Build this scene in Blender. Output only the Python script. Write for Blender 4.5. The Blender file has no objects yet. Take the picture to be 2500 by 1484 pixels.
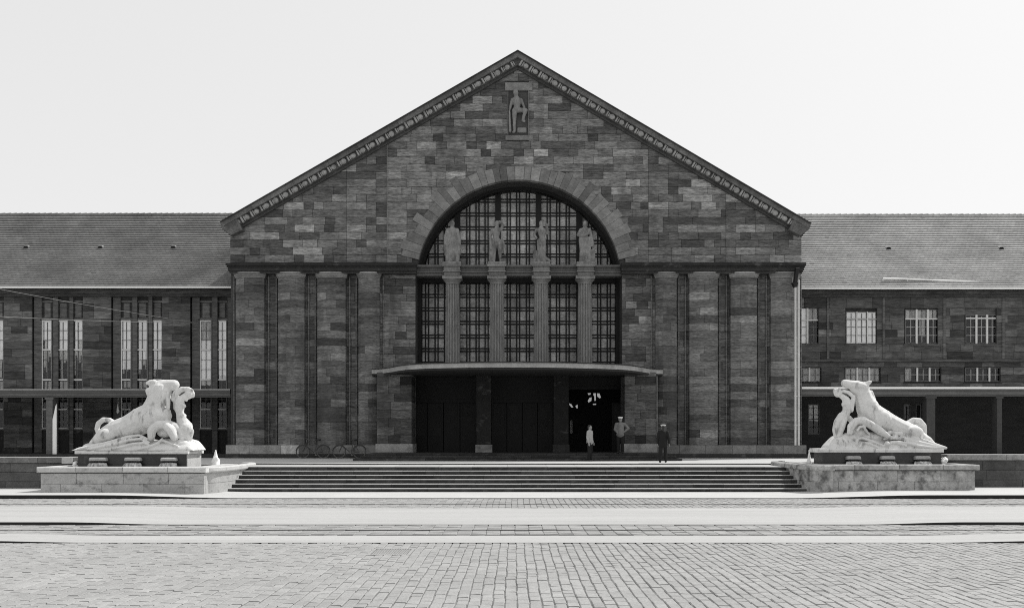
import bpy, math, random
from mathutils import Vector, Matrix
R = math.radians
rnd = random.Random(11)
sc = bpy.context.scene
COL = sc.collection

# ------------------------------------------------------------------ camera
F, U0, V0, H = 2200.0, 1256.0, 1060.0, 2.25      # focal length in photo units, vanishing point, eye height
cam = bpy.data.cameras.new('camera')
cam.sensor_width = 36.0
cam.sensor_fit = 'HORIZONTAL'
cam.lens = 36.0 * F / 2500.0
cam.shift_x = -6.0 / 2500.0
cam.shift_y = 318.0 / 2500.0
cam.clip_start, cam.clip_end = 0.1, 3000.0
camo = bpy.data.objects.new('camera', cam)
camo.location = (0, 0, H)
camo.rotation_euler = (R(90), 0, 0)
COL.objects.link(camo)
sc.camera = camo

# ------------------------------------------------------------------ light: hazy bright sky, sun from the right and behind the hall
SUN_EL, SUN_AZ = R(52), R(33)                     # azimuth counted from +X towards +Y
world = bpy.data.worlds.new('World')
sc.world = world
world.use_nodes = True
wt = world.node_tree
wt.nodes.clear()
sky = wt.nodes.new('ShaderNodeTexSky')
sky.sky_type = 'NISHITA'
sky.sun_disc = False
sky.sun_elevation = SUN_EL
sky.sun_rotation = R(90) - SUN_AZ
sky.air_density, sky.dust_density, sky.ozone_density = 1.0, 3.0, 1.0
bw = wt.nodes.new('ShaderNodeRGBToBW')            # the photograph is black and white
pw = wt.nodes.new('ShaderNodeMath'); pw.operation = 'POWER'; pw.inputs[1].default_value = 0.18
ml = wt.nodes.new('ShaderNodeMath'); ml.operation = 'MULTIPLY'; ml.inputs[1].default_value = 6.85
bg = wt.nodes.new('ShaderNodeBackground'); bg.inputs['Strength'].default_value = 0.1
wo = wt.nodes.new('ShaderNodeOutputWorld')
wt.links.new(sky.outputs[0], bw.inputs[0])
wt.links.new(bw.outputs[0], pw.inputs[0])
wt.links.new(pw.outputs[0], ml.inputs[0])
wt.links.new(ml.outputs[0], bg.inputs['Color'])
wt.links.new(bg.outputs[0], wo.inputs[0])
sl = bpy.data.lights.new('sun', 'SUN')
sl.energy, sl.angle, sl.color = 4.0, R(0.53), (1.0, 0.99, 0.97)
so = bpy.data.objects.new('sun', sl)
sdir = Vector((math.cos(SUN_AZ) * math.cos(SUN_EL), math.sin(SUN_AZ) * math.cos(SUN_EL), math.sin(SUN_EL)))
so.rotation_euler = sdir.to_track_quat('Z', 'Y').to_euler()
so.location = sdir * 90
COL.objects.link(so)
sc.view_settings.view_transform = 'Standard'
sc.view_settings.look = 'None'
sc.view_settings.exposure = 0.0
sc.view_settings.gamma = 1.0
sc.view_settings.use_curve_mapping = False
sc.cycles.filter_width = 1.05
sc.cycles.use_denoising = False              # the photograph is grainy

# ------------------------------------------------------------------ helpers
def X(u, Y): return (u - U0) * Y / F
def Z(v, Y): return H - (v - V0) * Y / F
def YG(v, z=0.0): return (H - z) * F / (v - V0)   # depth of a point of a level at height z

ORG = {}
def link(o, parent=None):
    COL.objects.link(o)
    if parent is not None:
        o.parent = parent
    return o

def tag(o, label=None, cat=None, group=None, kind=None):
    if label: o['label'] = label
    if cat: o['category'] = cat
    if group: o['group'] = group
    if kind: o['kind'] = kind
    return o

def empty(name, loc, label, cat, group=None, rz=0.0):
    o = bpy.data.objects.new(name, None)
    o.empty_display_size = 0.3
    o.location = loc
    o.rotation_euler = (0, 0, rz)
    link(o)
    ORG[o.name] = Vector(loc)
    return tag(o, label, cat, group)

class MB:
    """collects faces; build() links them as one mesh object"""
    def __init__(self):
        self.v, self.f, self.t, self.m = [], [], [], []
    def face(self, pts, tone=0.0, mi=0):
        n = len(self.v)
        self.v.extend(pts)
        self.f.append(tuple(range(n, n + len(pts))))
        self.t.append(tone); self.m.append(mi)
    def mesh_part(self, vs, fs, tone=0.0, mi=0):
        n = len(self.v)
        self.v.extend(vs)
        for f in fs:
            self.f.append(tuple(i + n for i in f))
            self.t.append(tone); self.m.append(mi)
    def box(self, x0, x1, y0, y1, z0, z1, tone=0.0, mi=0):
        vs = [(x0,y0,z0),(x1,y0,z0),(x1,y1,z0),(x0,y1,z0),(x0,y0,z1),(x1,y0,z1),(x1,y1,z1),(x0,y1,z1)]
        fs = [(0,3,2,1),(4,5,6,7),(0,1,5,4),(1,2,6,5),(2,3,7,6),(3,0,4,7)]
        self.mesh_part(vs, fs, tone, mi)
    def slab(self, poly, y0, y1, c=0.0, tone=0.0, mi=0, back=False):
        """polygon in x,z (any winding) extruded from front y0 to back y1 with a chamfer c round the front"""
        n = len(poly)
        a = sum(poly[i][0]*poly[(i+1)%n][1] - poly[(i+1)%n][0]*poly[i][1] for i in range(n))
        if a < 0: poly = poly[::-1]
        cx = sum(p[0] for p in poly)/n; cz = sum(p[1] for p in poly)/n
        vs = [(p[0], y1, p[1]) for p in poly]
        if c > 0:
            vs += [(p[0], y0 + c, p[1]) for p in poly]
            ins = []
            for p in poly:
                dx, dz = cx - p[0], cz - p[1]
                ins.append((p[0] + math.copysign(min(c, abs(dx)), dx), y0, p[1] + math.copysign(min(c, abs(dz)), dz)))
            vs += ins
            rings = 3
        else:
            vs += [(p[0], y0, p[1]) for p in poly]
            rings = 2
        fs = []
        for k in range(rings - 1):
            for i in range(n):
                j = (i + 1) % n
                fs.append((k*n + i, k*n + j, (k+1)*n + j, (k+1)*n + i)[::-1])
        fs.append(tuple(range((rings-1)*n, rings*n)))
        if back: fs.append(tuple(range(n))[::-1])
        self.mesh_part(vs, fs, tone, mi)
    def plan(self, poly, z0, z1, tone=0.0, mi=0, mi_top=None, cap=True):
        """polygon in x,y extruded upwards"""
        n = len(poly)
        a = sum(poly[i][0]*poly[(i+1)%n][1] - poly[(i+1)%n][0]*poly[i][1] for i in range(n))
        if a < 0: poly = poly[::-1]
        vs = [(p[0], p[1], z0) for p in poly] + [(p[0], p[1], z1) for p in poly]
        fs = [(i, (i+1) % n, n + (i+1) % n, n + i) for i in range(n)]
        self.mesh_part(vs, fs, tone, mi)
        if cap:
            self.face([(p[0], p[1], z1) for p in poly], tone, mi if mi_top is None else mi_top)
            self.face([(p[0], p[1], z0) for p in poly[::-1]], tone, mi)
    def tube(self, p0, p1, r0, r1=None, n=8, tone=0.0, mi=0):
        r1 = r0 if r1 is None else r1
        p0, p1 = Vector(p0), Vector(p1)
        d = (p1 - p0)
        if d.length < 1e-6: return
        q = d.to_track_quat('Z', 'Y')
        vs = []
        for p, r in ((p0, r0), (p1, r1)):
            for i in range(n):
                a = 2*math.pi*i/n
                vs.append(tuple(p + q @ Vector((r*math.cos(a), r*math.sin(a), 0))))
        fs = [(i, (i+1) % n, n + (i+1) % n, n + i) for i in range(n)]
        fs += [tuple(range(n))[::-1], tuple(range(n, 2*n))]
        self.mesh_part(vs, fs, tone, mi)
    def ball(self, c, rx, ry=None, rz=None, n=10, m=6, tone=0.0, mi=0):
        ry = rx if ry is None else ry; rz = rx if rz is None else rz
        vs = [(c[0], c[1], c[2] + rz)]
        for k in range(1, m):
            t = math.pi*k/m
            for i in range(n):
                a = 2*math.pi*i/n
                vs.append((c[0] + rx*math.sin(t)*math.cos(a), c[1] + ry*math.sin(t)*math.sin(a), c[2] + rz*math.cos(t)))
        vs.append((c[0], c[1], c[2] - rz))
        fs = [(0, 1 + i, 1 + (i+1) % n) for i in range(n)]
        for k in range(m - 2):
            for i in range(n):
                a, b = 1 + k*n + i, 1 + k*n + (i+1) % n
                fs.append((a, a + n, b + n, b))
        l = len(vs) - 1; s = 1 + (m-2)*n
        fs += [(s + (i+1) % n, s + i, l) for i in range(n)]
        self.mesh_part(vs, fs, tone, mi)
    def chain(self, pts, n=10):
        """pts: (x,y,z,r): rounded tapered limbs, closed pieces that overlap (for remeshing)"""
        for i, p in enumerate(pts):
            self.ball(p[:3], p[3], n=n)
            if i: self.tube(pts[i-1][:3], p[:3], pts[i-1][3], p[3], n=n)
    def lathe(self, prof, cx, cy, n=24, a0=0.0, a1=2*math.pi, tone=0.0, mi=0, mod=None, cap=True, ey=0.0):
        """prof: (r,z) from bottom to top; mod(angle)->radius factor"""
        full = abs(a1 - a0 - 2*math.pi) < 1e-6
        k = n if full else n + 1
        vs = []
        for r, z in prof:
            for i in range(k):
                a = a0 + (a1 - a0)*i/n
                rr = r*(mod(a) if mod else 1)
                ca, sa = math.cos(a), math.sin(a)
                if ey: ca, sa = math.copysign(abs(ca)**.6, ca), math.copysign(abs(sa)**.75, sa)
                vs.append((cx + rr*ca, cy + (rr + ey)*sa, z))
        fs = []
        for j in range(len(prof) - 1):
            for i in range(n):
                b = (i + 1) % k
                fs.append((j*k + i, j*k + b, (j+1)*k + b, (j+1)*k + i))
        self.mesh_part(vs, fs, tone, mi)
        if cap:
            j = len(prof) - 1
            self.face([vs[j*k + i] for i in range(k)], tone, mi)
    def mesh(self, name, org=(0, 0, 0)):
        me = bpy.data.meshes.new(name)
        ox, oy, oz = org
        me.from_pydata([(p[0]-ox, p[1]-oy, p[2]-oz) for p in self.v], [], self.f)
        at = me.attributes.new('tone', 'FLOAT', 'FACE')
        at.data.foreach_set('value', self.t)
        if any(self.m): me.polygons.foreach_set('material_index', self.m)
        return me
    def build(self, name, mats, parent=None, local=False, smooth=False):
        org = Vector((0, 0, 0))
        if parent is not None:
            org = ORG.get(parent.name, Vector((0, 0, 0)))
        me = self.mesh(name, (0, 0, 0) if local else org)
        for m in (mats if isinstance(mats, (list, tuple)) else [mats]): me.materials.append(m)
        if smooth: me.polygons.foreach_set('use_smooth', [True]*len(me.polygons))
        o = bpy.data.objects.new(name, me)
        link(o, parent)
        ORG[o.name] = org
        return o

def place(name, me, loc, parent, rot=None, scale=None):
    """another object that shares a mesh; loc in world coordinates"""
    o = bpy.data.objects.new(name, me)
    link(o, parent)
    org = ORG.get(parent.name, Vector((0, 0, 0))) if parent else Vector((0, 0, 0))
    o.location = Vector(loc) - org
    if rot: o.rotation_euler = rot
    if scale: o.scale = scale
    ORG[o.name] = org + o.location
    return o

def sculpt(mb, name, mat, parent, voxel, smooth=4, local=False):
    """fuses overlapping pieces into one continuous skin"""
    org = ORG.get(parent.name, Vector((0, 0, 0))) if (parent is not None and not local) else Vector((0, 0, 0))
    me = bpy.data.meshes.new('tmp')
    me.from_pydata([tuple(Vector(p) - org) for p in mb.v], [], mb.f)
    t = bpy.data.objects.new('tmp', me)
    COL.objects.link(t)
    r = t.modifiers.new('r', 'REMESH'); r.mode = 'VOXEL'; r.voxel_size = voxel; r.use_smooth_shade = True
    if smooth:
        s = t.modifiers.new('s', 'SMOOTH'); s.factor = 0.5; s.iterations = smooth
    dg = bpy.context.evaluated_depsgraph_get()
    nm = bpy.data.meshes.new_from_object(t.evaluated_get(dg))
    bpy.data.objects.remove(t); bpy.data.meshes.remove(me)
    nm.name = name
    nm.materials.clear(); nm.materials.append(mat)
    nm.polygons.foreach_set('use_smooth', [True]*len(nm.polygons))
    o = bpy.data.objects.new(name, nm)
    link(o, parent)
    ORG[o.name] = org if parent is not None else Vector((0, 0, 0))
    return o

def clip(poly, a, b, c):
    """keep a*x+b*z<=c"""
    out = []
    n = len(poly)
    for i in range(n):
        p, q = poly[i], poly[(i+1) % n]
        dp, dq = a*p[0]+b*p[1]-c, a*q[0]+b*q[1]-c
        if dp <= 0: out.append(p)
        if dp*dq < 0:
            t = dp/(dp-dq)
            out.append((p[0]+(q[0]-p[0])*t, p[1]+(q[1]-p[1])*t))
    return out
def area(poly):
    n = len(poly)
    return abs(sum(poly[i][0]*poly[(i+1)%n][1] - poly[(i+1)%n][0]*poly[i][1] for i in range(n)))/2

# ------------------------------------------------------------------ materials (all grey: the photograph is black and white)
def mat(name, g, rough=0.85, var=0.25, scale=(2, 2, 2), fine=0.2, fscale=(14, 14, 14), bump=0.0, bscale=30.0,
        dirt=0.0, dirt_g=0.1, dscale=(1.2, 1.2, 1.2), dlim=(0.5, 0.7), spec=0.3, metal=0.0, tint=(1.0, 1.0, 0.985)):
    m = bpy.data.materials.new(name)
    m.use_nodes = True
    nt = m.node_tree
    N, L = nt.nodes, nt.links
    b = N['Principled BSDF']
    b.inputs['Roughness'].default_value = rough
    b.inputs['Metallic'].default_value = metal
    b.inputs['Specular IOR Level'].default_value = spec
    geo = N.new('ShaderNodeNewGeometry')
    def noise(s, detail=4.0, off=0.0):
        mp = N.new('ShaderNodeMapping'); mp.inputs['Scale'].default_value = s; mp.inputs['Location'].default_value = (off, off*1.7, off*.6)
        L.new(geo.outputs['Position'], mp.inputs['Vector'])
        n = N.new('ShaderNodeTexNoise'); n.inputs['Scale'].default_value = 1.0; n.inputs['Detail'].default_value = detail
        n.inputs['Roughness'].default_value = 0.6
        L.new(mp.outputs[0], n.inputs['Vector'])
        return n.outputs['Fac']
    def math_(op, a, c, d=None):
        k = N.new('ShaderNodeMath'); k.operation = op
        for i, x in enumerate((a, c, d)):
            if x is None: continue
            if isinstance(x, (int, float)): k.inputs[i].default_value = x
            else: L.new(x, k.inputs[i])
        return k.outputs[0]
    at = N.new('ShaderNodeAttribute'); at.attribute_name = 'tone'
    val = math_('ADD', at.outputs['Fac'], 1.0)
    n1 = math_('MULTIPLY_ADD', noise(scale), 4*var, 1 - 2*var)
    n2 = math_('MULTIPLY_ADD', noise(fscale, 3.0, 5.3), 4*fine, 1 - 2*fine)
    val = math_('MULTIPLY', math_('MULTIPLY', val, math_('MAXIMUM', n1, 0.25)), math_('MAXIMUM', n2, 0.3))
    val = math_('MULTIPLY', val, g)
    if dirt > 0:
        mr = N.new('ShaderNodeMapRange'); mr.inputs['From Min'].default_value, mr.inputs['From Max'].default_value = dlim
        L.new(noise(dscale, 6.0, 11.0), mr.inputs['Value'])
        mk = math_('MULTIPLY', mr.outputs[0], dirt)
        val = math_('ADD', math_('MULTIPLY', val, math_('SUBTRACT', 1.0, mk)), math_('MULTIPLY', mk, dirt_g))
    val = math_('MINIMUM', math_('MAXIMUM', val, 0.008), 0.86)
    cb = N.new('ShaderNodeCombineColor')
    for i in range(3):
        L.new(math_('MULTIPLY', val, tint[i]), cb.inputs[i])
    L.new(cb.outputs[0], b.inputs['Base Color'])
    if bump > 0:
        bp = N.new('ShaderNodeBump'); bp.inputs['Strength'].default_value = bump; bp.inputs['Distance'].default_value = 0.02
        nb = N.new('ShaderNodeTexNoise'); nb.inputs['Scale'].default_value = bscale; nb.inputs['Detail'].default_value = 5
        L.new(geo.outputs['Position'], nb.inputs['Vector'])
        L.new(nb.outputs['Fac'], bp.inputs['Height'])
        L.new(bp.outputs[0], b.inputs['Normal'])
    return m

M = {}
M['sand'] = mat('sandstone', 0.178, var=0.45, scale=(1.1, 1.1, 6.5), fine=0.65, fscale=(4.5, 4.5, 26), bump=0.5, bscale=18,
                dirt=0.55, dirt_g=0.05, dscale=(0.55, 0.55, 0.22), dlim=(0.52, 0.68))
M['sand_low'] = mat('sandstone_lower', 0.142, var=0.45, scale=(1.1, 1.1, 6.5), fine=0.65, fscale=(4.5, 4.5, 26), bump=0.5, bscale=18,
                dirt=0.6, dirt_g=0.045, dscale=(0.7, 0.7, 0.2), dlim=(0.5, 0.66))
M['sand_wing'] = mat('sandstone_wing', 0.098, var=0.4, scale=(0.9, 0.9, 5.5), fine=0.5, fscale=(2.6, 2.6, 14), bump=0.4, bscale=18,
                dirt=0.45, dirt_g=0.045, dscale=(0.6, 0.6, 0.25), dlim=(0.52, 0.68))
M['back'] = mat('sandstone_joint', 0.06, var=0.2, fine=0.2)
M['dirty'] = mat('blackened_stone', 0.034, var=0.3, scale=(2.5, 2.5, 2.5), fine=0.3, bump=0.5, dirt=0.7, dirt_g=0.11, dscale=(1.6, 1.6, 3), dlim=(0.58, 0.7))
M['cornice'] = mat('gable_cornice_stone', 0.115, var=0.4, scale=(2.2, 2.2, 2.2), fine=0.4, bump=0.4, dirt=0.5, dirt_g=0.05, dscale=(.8, .8, .8))
M['boss'] = mat('carved_stone', 0.33, var=0.25, scale=(5, 5, 5), fine=0.2, bump=0.4, dirt=0.6, dirt_g=0.08, dscale=(3, 3, 3))
M['vouss'] = mat('voussoir_stone', 0.185, var=0.25, scale=(2.5, 2.5, 2.5), fine=0.25, fscale=(9, 9, 20), bump=0.4, dirt=0.3, dirt_g=0.07)
M['column'] = mat('column_stone', 0.23, var=0.2, scale=(3, 3, 1.2), fine=0.25, fscale=(16, 16, 6), bump=0.4, dirt=0.4, dirt_g=0.09, dscale=(1.4, 1.4, .9))
M['statue'] = mat('statue_stone', 0.23, var=0.3, scale=(4, 4, 3), fine=0.25, bump=0.4, dirt=0.7, dirt_g=0.06, dscale=(3, 3, 1.6), dlim=(.48, .66))
M['plinth'] = mat('plinth_stone', 0.27, var=0.25, fine=0.25, bump=0.3, dirt=0.6, dirt_g=0.07, dscale=(1.5, 1.5, 2.0))
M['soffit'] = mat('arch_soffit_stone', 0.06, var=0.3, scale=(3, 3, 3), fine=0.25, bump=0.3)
M['iron'] = mat('window_iron', 0.012, rough=0.6, var=0.1, fine=0.1)
M['old_glass'] = mat('old_glass', 0.44, rough=0.4, var=0.5, scale=(1.1, 1.1, 1.8), fine=0.5, fscale=(7, 7, 16), spec=0.35)
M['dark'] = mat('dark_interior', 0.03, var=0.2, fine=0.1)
M['door'] = mat('door_wood', 0.009, rough=0.6, var=0.25, scale=(4, 4, .8), fine=0.2)
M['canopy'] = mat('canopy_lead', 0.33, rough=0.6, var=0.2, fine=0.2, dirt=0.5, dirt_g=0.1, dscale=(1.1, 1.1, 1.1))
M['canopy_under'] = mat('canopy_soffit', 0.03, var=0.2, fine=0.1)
M['tile'] = mat('roof_tile', 0.195, rough=0.8, var=0.4, scale=(0.35, 0.35, 0.35), fine=0.2, fscale=(7, 7, 7), spec=0.3)
M['tile2'] = mat('roof_tile_pale', 0.37, rough=0.8, var=0.3, scale=(0.35, 0.35, 0.35), fine=0.18, fscale=(7, 7, 7), spec=0.3)
M['zinc'] = mat('zinc', 0.86, rough=0.5, var=0.06, fine=0.06)
M['pipe'] = mat('zinc_pipe', 0.55, rough=0.5, var=0.12, fine=0.1)
M['frame'] = mat('painted_frame', 0.62, rough=0.5, var=0.08, fine=0.08)
M['frame_mid'] = mat('grey_frame', 0.34, rough=0.6, var=0.1, fine=0.1)
M['frame_dark'] = mat('weathered_frame', 0.16, rough=0.6, var=0.15, fine=0.1)
M['curtain_reflection'] = mat('curtain_reflection_cloth', 0.86, rough=0.9, var=0.08, fine=0.08)  # blinds, and sheets standing in for sky reflected in the panes
M['curtain_reflection_dim'] = mat('curtain_reflection_dim', 0.6, rough=0.9, var=0.45, scale=(9, 9, 1.3), fine=0.1)
M['arcade'] = mat('arcade_stone', 0.125, var=0.2, scale=(1, 1, 6), fine=0.2, bump=0.3)
M['arcade_dark'] = mat('arcade_back_wall', 0.05, var=0.25, scale=(1, 1, 4), fine=0.2)
M['white_stone'] = mat('white_sculpture_stone', 0.66, var=0.14, scale=(2, 2, 2), fine=0.1, fscale=(10, 10, 10), bump=0.2, bscale=30,
                       dirt=0.7, dirt_g=0.16, dscale=(4.0, 4.0, 1.4), dlim=(0.56, 0.68))
M['basin_l'] = mat('pale_basin_stone', 0.40, var=0.14, scale=(2.2, 2.2, 2.2), fine=0.16, fscale=(16, 16, 16), bump=0.4, bscale=25,
                   dirt=0.75, dirt_g=0.11, dscale=(3.2, 3.2, 4.2), dlim=(0.55, 0.70))
M['basin_r'] = mat('stained_basin_stone', 0.38, var=0.3, scale=(1.6, 1.6, 1.6), fine=0.2, fscale=(16, 16, 16), bump=0.4, bscale=25,
                   dirt=0.85, dirt_g=0.06, dscale=(2.6, 2.6, 2.2), dlim=(0.46, 0.64))
M['rim'] = mat('basin_rim_stone', 0.50, var=0.12, fine=0.14, bump=0.3, dirt=0.6, dirt_g=0.2, dscale=(3, 3, 5), dlim=(.58, .7))
M['wet'] = mat('wet_dark_plinth', 0.032, rough=0.35, var=0.4, scale=(3, 3, 3), fine=0.25, spec=0.5, dirt=0.5, dirt_g=0.16, dscale=(2.2, 2.2, 2.2), dlim=(.6, .72))
M['parapet'] = mat('parapet_stone', 0.085, var=0.35, scale=(1.5, 1.5, 2), fine=0.25, bump=0.5, dirt=0.5, dirt_g=0.035, dscale=(1.4, 1.4, 1.4))
M['coping'] = mat('coping_stone', 0.20, var=0.3, fine=0.25, bump=0.3, dirt=0.5, dirt_g=0.07, dscale=(2, 2, 2))
M['riser'] = mat('stained_shade_granite', 0.033, var=0.4, scale=(2.2, 2.2, 3), fine=0.35, fscale=(18, 18, 18), bump=0.4, dirt=0.35, dirt_g=0.13, dscale=(3, 3, 4), dlim=(.55, .7))  # stain plus the shade of the risers, painted as one dark tone
M['tread'] = mat('worn_sheen_granite', 0.43, rough=0.55, var=0.1, fine=0.12, spec=0.4)  # wear plus grazing sky sheen, painted into the pale treads
M['terrace'] = mat('terrace_paving', 0.47, var=0.08, scale=(.5, .5, .5), fine=0.08, spec=0.3)
M['asphalt_pale'] = mat('pale_road', 0.39, var=0.08, scale=(.12, 1.6, .5), fine=0.05, fscale=(8, 8, 8), bump=0.15, bscale=60, dirt=0.3, dirt_g=0.27, dscale=(.1, 1.5, 1), dlim=(.5, .7))
M['kerb'] = mat('shaded_kerb', 0.02, rough=0.8, var=0.2, fine=0.2)  # front faces only: their shade painted in as near black
M['sett'] = mat('granite_sett', 0.297, rough=0.8, var=0.1, scale=(.6, .6, .6), fine=0.16, fscale=(22, 22, 22), bump=0.5, bscale=35)
M['bed'] = mat('sett_joint_sand', 0.165, var=0.3, scale=(3, 3, 3), fine=0.2)
M['ground'] = mat('far_ground', 0.33, var=0.1, scale=(.2, .2, .2), fine=0.1)
M['steel'] = mat('rail_steel', 0.07, rough=0.45, var=0.4, scale=(1.3, 1.3, 1.3), fine=0.2, spec=0.5)
M['black'] = mat('bicycle_enamel', 0.02, rough=0.35, var=0.1, fine=0.05, spec=0.5)
M['rubber'] = mat('tyre_rubber', 0.06, rough=0.9, var=0.1, fine=0.1)
M['chrome'] = mat('tarnished_nickel', 0.14, rough=0.4, var=0.1, fine=0.05, metal=0.3)
M['leather'] = mat('saddle_leather', 0.03, rough=0.5, var=0.2, fine=0.1)
M['skin'] = mat('skin', 0.25, rough=0.6, var=0.08, fine=0.05)
M['hair'] = mat('hair', 0.03, rough=0.6, var=0.2, fine=0.2)
M['jacket_pale'] = mat('pale_linen_jacket', 0.32, rough=0.9, var=0.15, scale=(6, 6, 4), fine=0.1)
M['jacket_grey'] = mat('grey_work_jacket', 0.17, rough=0.9, var=0.2, scale=(6, 6, 4), fine=0.1)
M['suit'] = mat('dark_suit', 0.013, rough=0.9, var=0.2, scale=(6, 6, 4), fine=0.1)
M['trouser'] = mat('dark_trousers', 0.013, rough=0.9, var=0.2, scale=(6, 6, 4), fine=0.1)
M['cap_white'] = mat('white_cap', 0.75, rough=0.8, var=0.06, fine=0.05)
M['cap_grey'] = mat('peaked_cap_cloth', 0.5, rough=0.7, var=0.1, fine=0.05)
M['shoe'] = mat('shoe_leather', 0.02, rough=0.4, var=0.1, fine=0.05)
M['cable'] = mat('pale_cable', 0.3, rough=0.5, var=0.1, fine=0.05)
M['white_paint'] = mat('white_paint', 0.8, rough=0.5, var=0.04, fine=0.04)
M['foam'] = mat('foaming_water', 0.85, rough=0.5, var=0.05, fine=0.08)
m = mat('falling_water', 0.30, rough=0.12, var=0.5, scale=(14, 14, 2.0), fine=0.2, spec=0.7); M['fall'] = m
m = mat('basin_water', 0.05, rough=0.06, var=0.1, fine=0.05, bump=0.25, bscale=9, spec=0.6); M['water'] = m
# window glass: mostly clear, a little mirror
g = bpy.data.materials.new('window_glass'); g.use_nodes = True
nt = g.node_tree; nt.nodes.clear()
o_ = nt.nodes.new('ShaderNodeOutputMaterial'); mx = nt.nodes.new('ShaderNodeMixShader')
tr = nt.nodes.new('ShaderNodeBsdfTransparent'); tr.inputs[0].default_value = (.98, .98, .98, 1)
gl = nt.nodes.new('ShaderNodeBsdfGlossy'); gl.inputs['Roughness'].default_value = 0.05
fr = nt.nodes.new('ShaderNodeFresnel'); fr.inputs['IOR'].default_value = 1.6
nt.links.new(fr.outputs[0], mx.inputs[0]); nt.links.new(tr.outputs[0], mx.inputs[1]); nt.links.new(gl.outputs[0], mx.inputs[2])
nt.links.new(mx.outputs[0], o_.inputs[0])
M['glass'] = g
g2 = g.copy(); g2.name = 'mirroring_glass'
n2 = g2.node_tree
mx2 = [n for n in n2.nodes if n.type == 'MIX_SHADER'][0]
for l in list(mx2.inputs[0].links): n2.links.remove(l)
mx2.inputs[0].default_value = 0.36
M['glass_mirror'] = g2

def stone_tone(s=0.2):
    q = rnd.random()
    if q < 0.13: return rnd.uniform(-0.62, -0.35)
    if q < 0.20: return rnd.uniform(0.4, 0.95)
    return max(-0.5, min(0.7, rnd.gauss(0.0, s*1.1)))

# ------------------------------------------------------------------ main levels and planes
ZT = 0.98                      # terrace level
YF = 49.0                      # hall facade
YW = 53.0                      # wing walls
Y0, RI, TR = 34.86, 0.155, 0.40  # first riser, rise, tread
XC = X(1264, YF)
Y_SW0 = YG(1217); Y_G1 = YG(1241); Y_R1 = YG(1281); Y_R2 = YG(1307.5); Y_P = YG(1325)

# ------------------------------------------------------------------ ground
mb = MB(); mb.face([(-400, -150, -0.05), (400, -150, -0.05), (400, 600, -0.05), (-400, 600, -0.05)])
tag(mb.build('ground', M['ground']), kind='structure')

def kerb_rise(x, h, a=9.3, b=3.5):
    t = max(0.0, min(1.0, (abs(x) - a)/b))
    return h*t*t*(3 - 2*t)
def strip(name, y0, y1, h, a=9.3, b=3.5, z=0.0, x=70, mi_top=None):
    """paved strip whose front kerb drops to nothing at the crossing in the middle"""
    mb = MB()
    n = 280
    xs = [-x + 2*x*i/n for i in range(n + 1)]
    for i in range(n):
        xa, xb = xs[i], xs[i+1]
        za, zb = z + kerb_rise(xa, h, a, b), z + kerb_rise(xb, h, a, b)
        mb.face([(xa, y0, za), (xb, y0, zb), (xb, y1, zb), (xa, y1, za)], 0, 0)
        mb.face([(xa, y0, -0.04), (xb, y0, -0.04), (xb, y0, zb), (xa, y0, za)], 0, 1)
    return mb.build(name, [mi_top or M['asphalt_pale'], M['kerb']])
tag(strip('pavement', Y_SW0, 70.0, 0.105, 9.6, 5.0, 0.024, mi_top=M['terrace']), kind='structure')
tag(strip('road', Y_R1, Y_G1, 0.058, 8.6, 2.6, 0.014), kind='structure')
tag(strip('crossing_path', Y_P, Y_R2, 0.038, 8.8, 2.4, 0.010), kind='structure')

def sett_mesh(mb, x0, x1, y0, y1, z, c=0.011, cy=0.005):
    t = max(-.3, min(.3, rnd.gauss(0, 0.045)))
    dz = [z + rnd.uniform(-.004, .004) for _ in range(4)]
    vs = [(x0, y0, -.05), (x1, y0, -.05), (x1, y1, -.05), (x0, y1, -.05),
          (x0, y0, z - c), (x1, y0, z - c), (x1, y1, z - c), (x0, y1, z - c),
          (x0+c, y0+cy, dz[0]), (x1-c, y0+cy, dz[1]), (x1-c, y1-cy, dz[2]), (x0+c, y1-cy, dz[3])]
    fs = []
    for k in (0, 4):
        for i in range(4):
            j = (i+1) % 4
            fs.append((k+i, k+j, k+4+j, k+4+i))
    fs.append((8, 9, 10, 11))
    mb.mesh_part(vs, fs, t)

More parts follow.
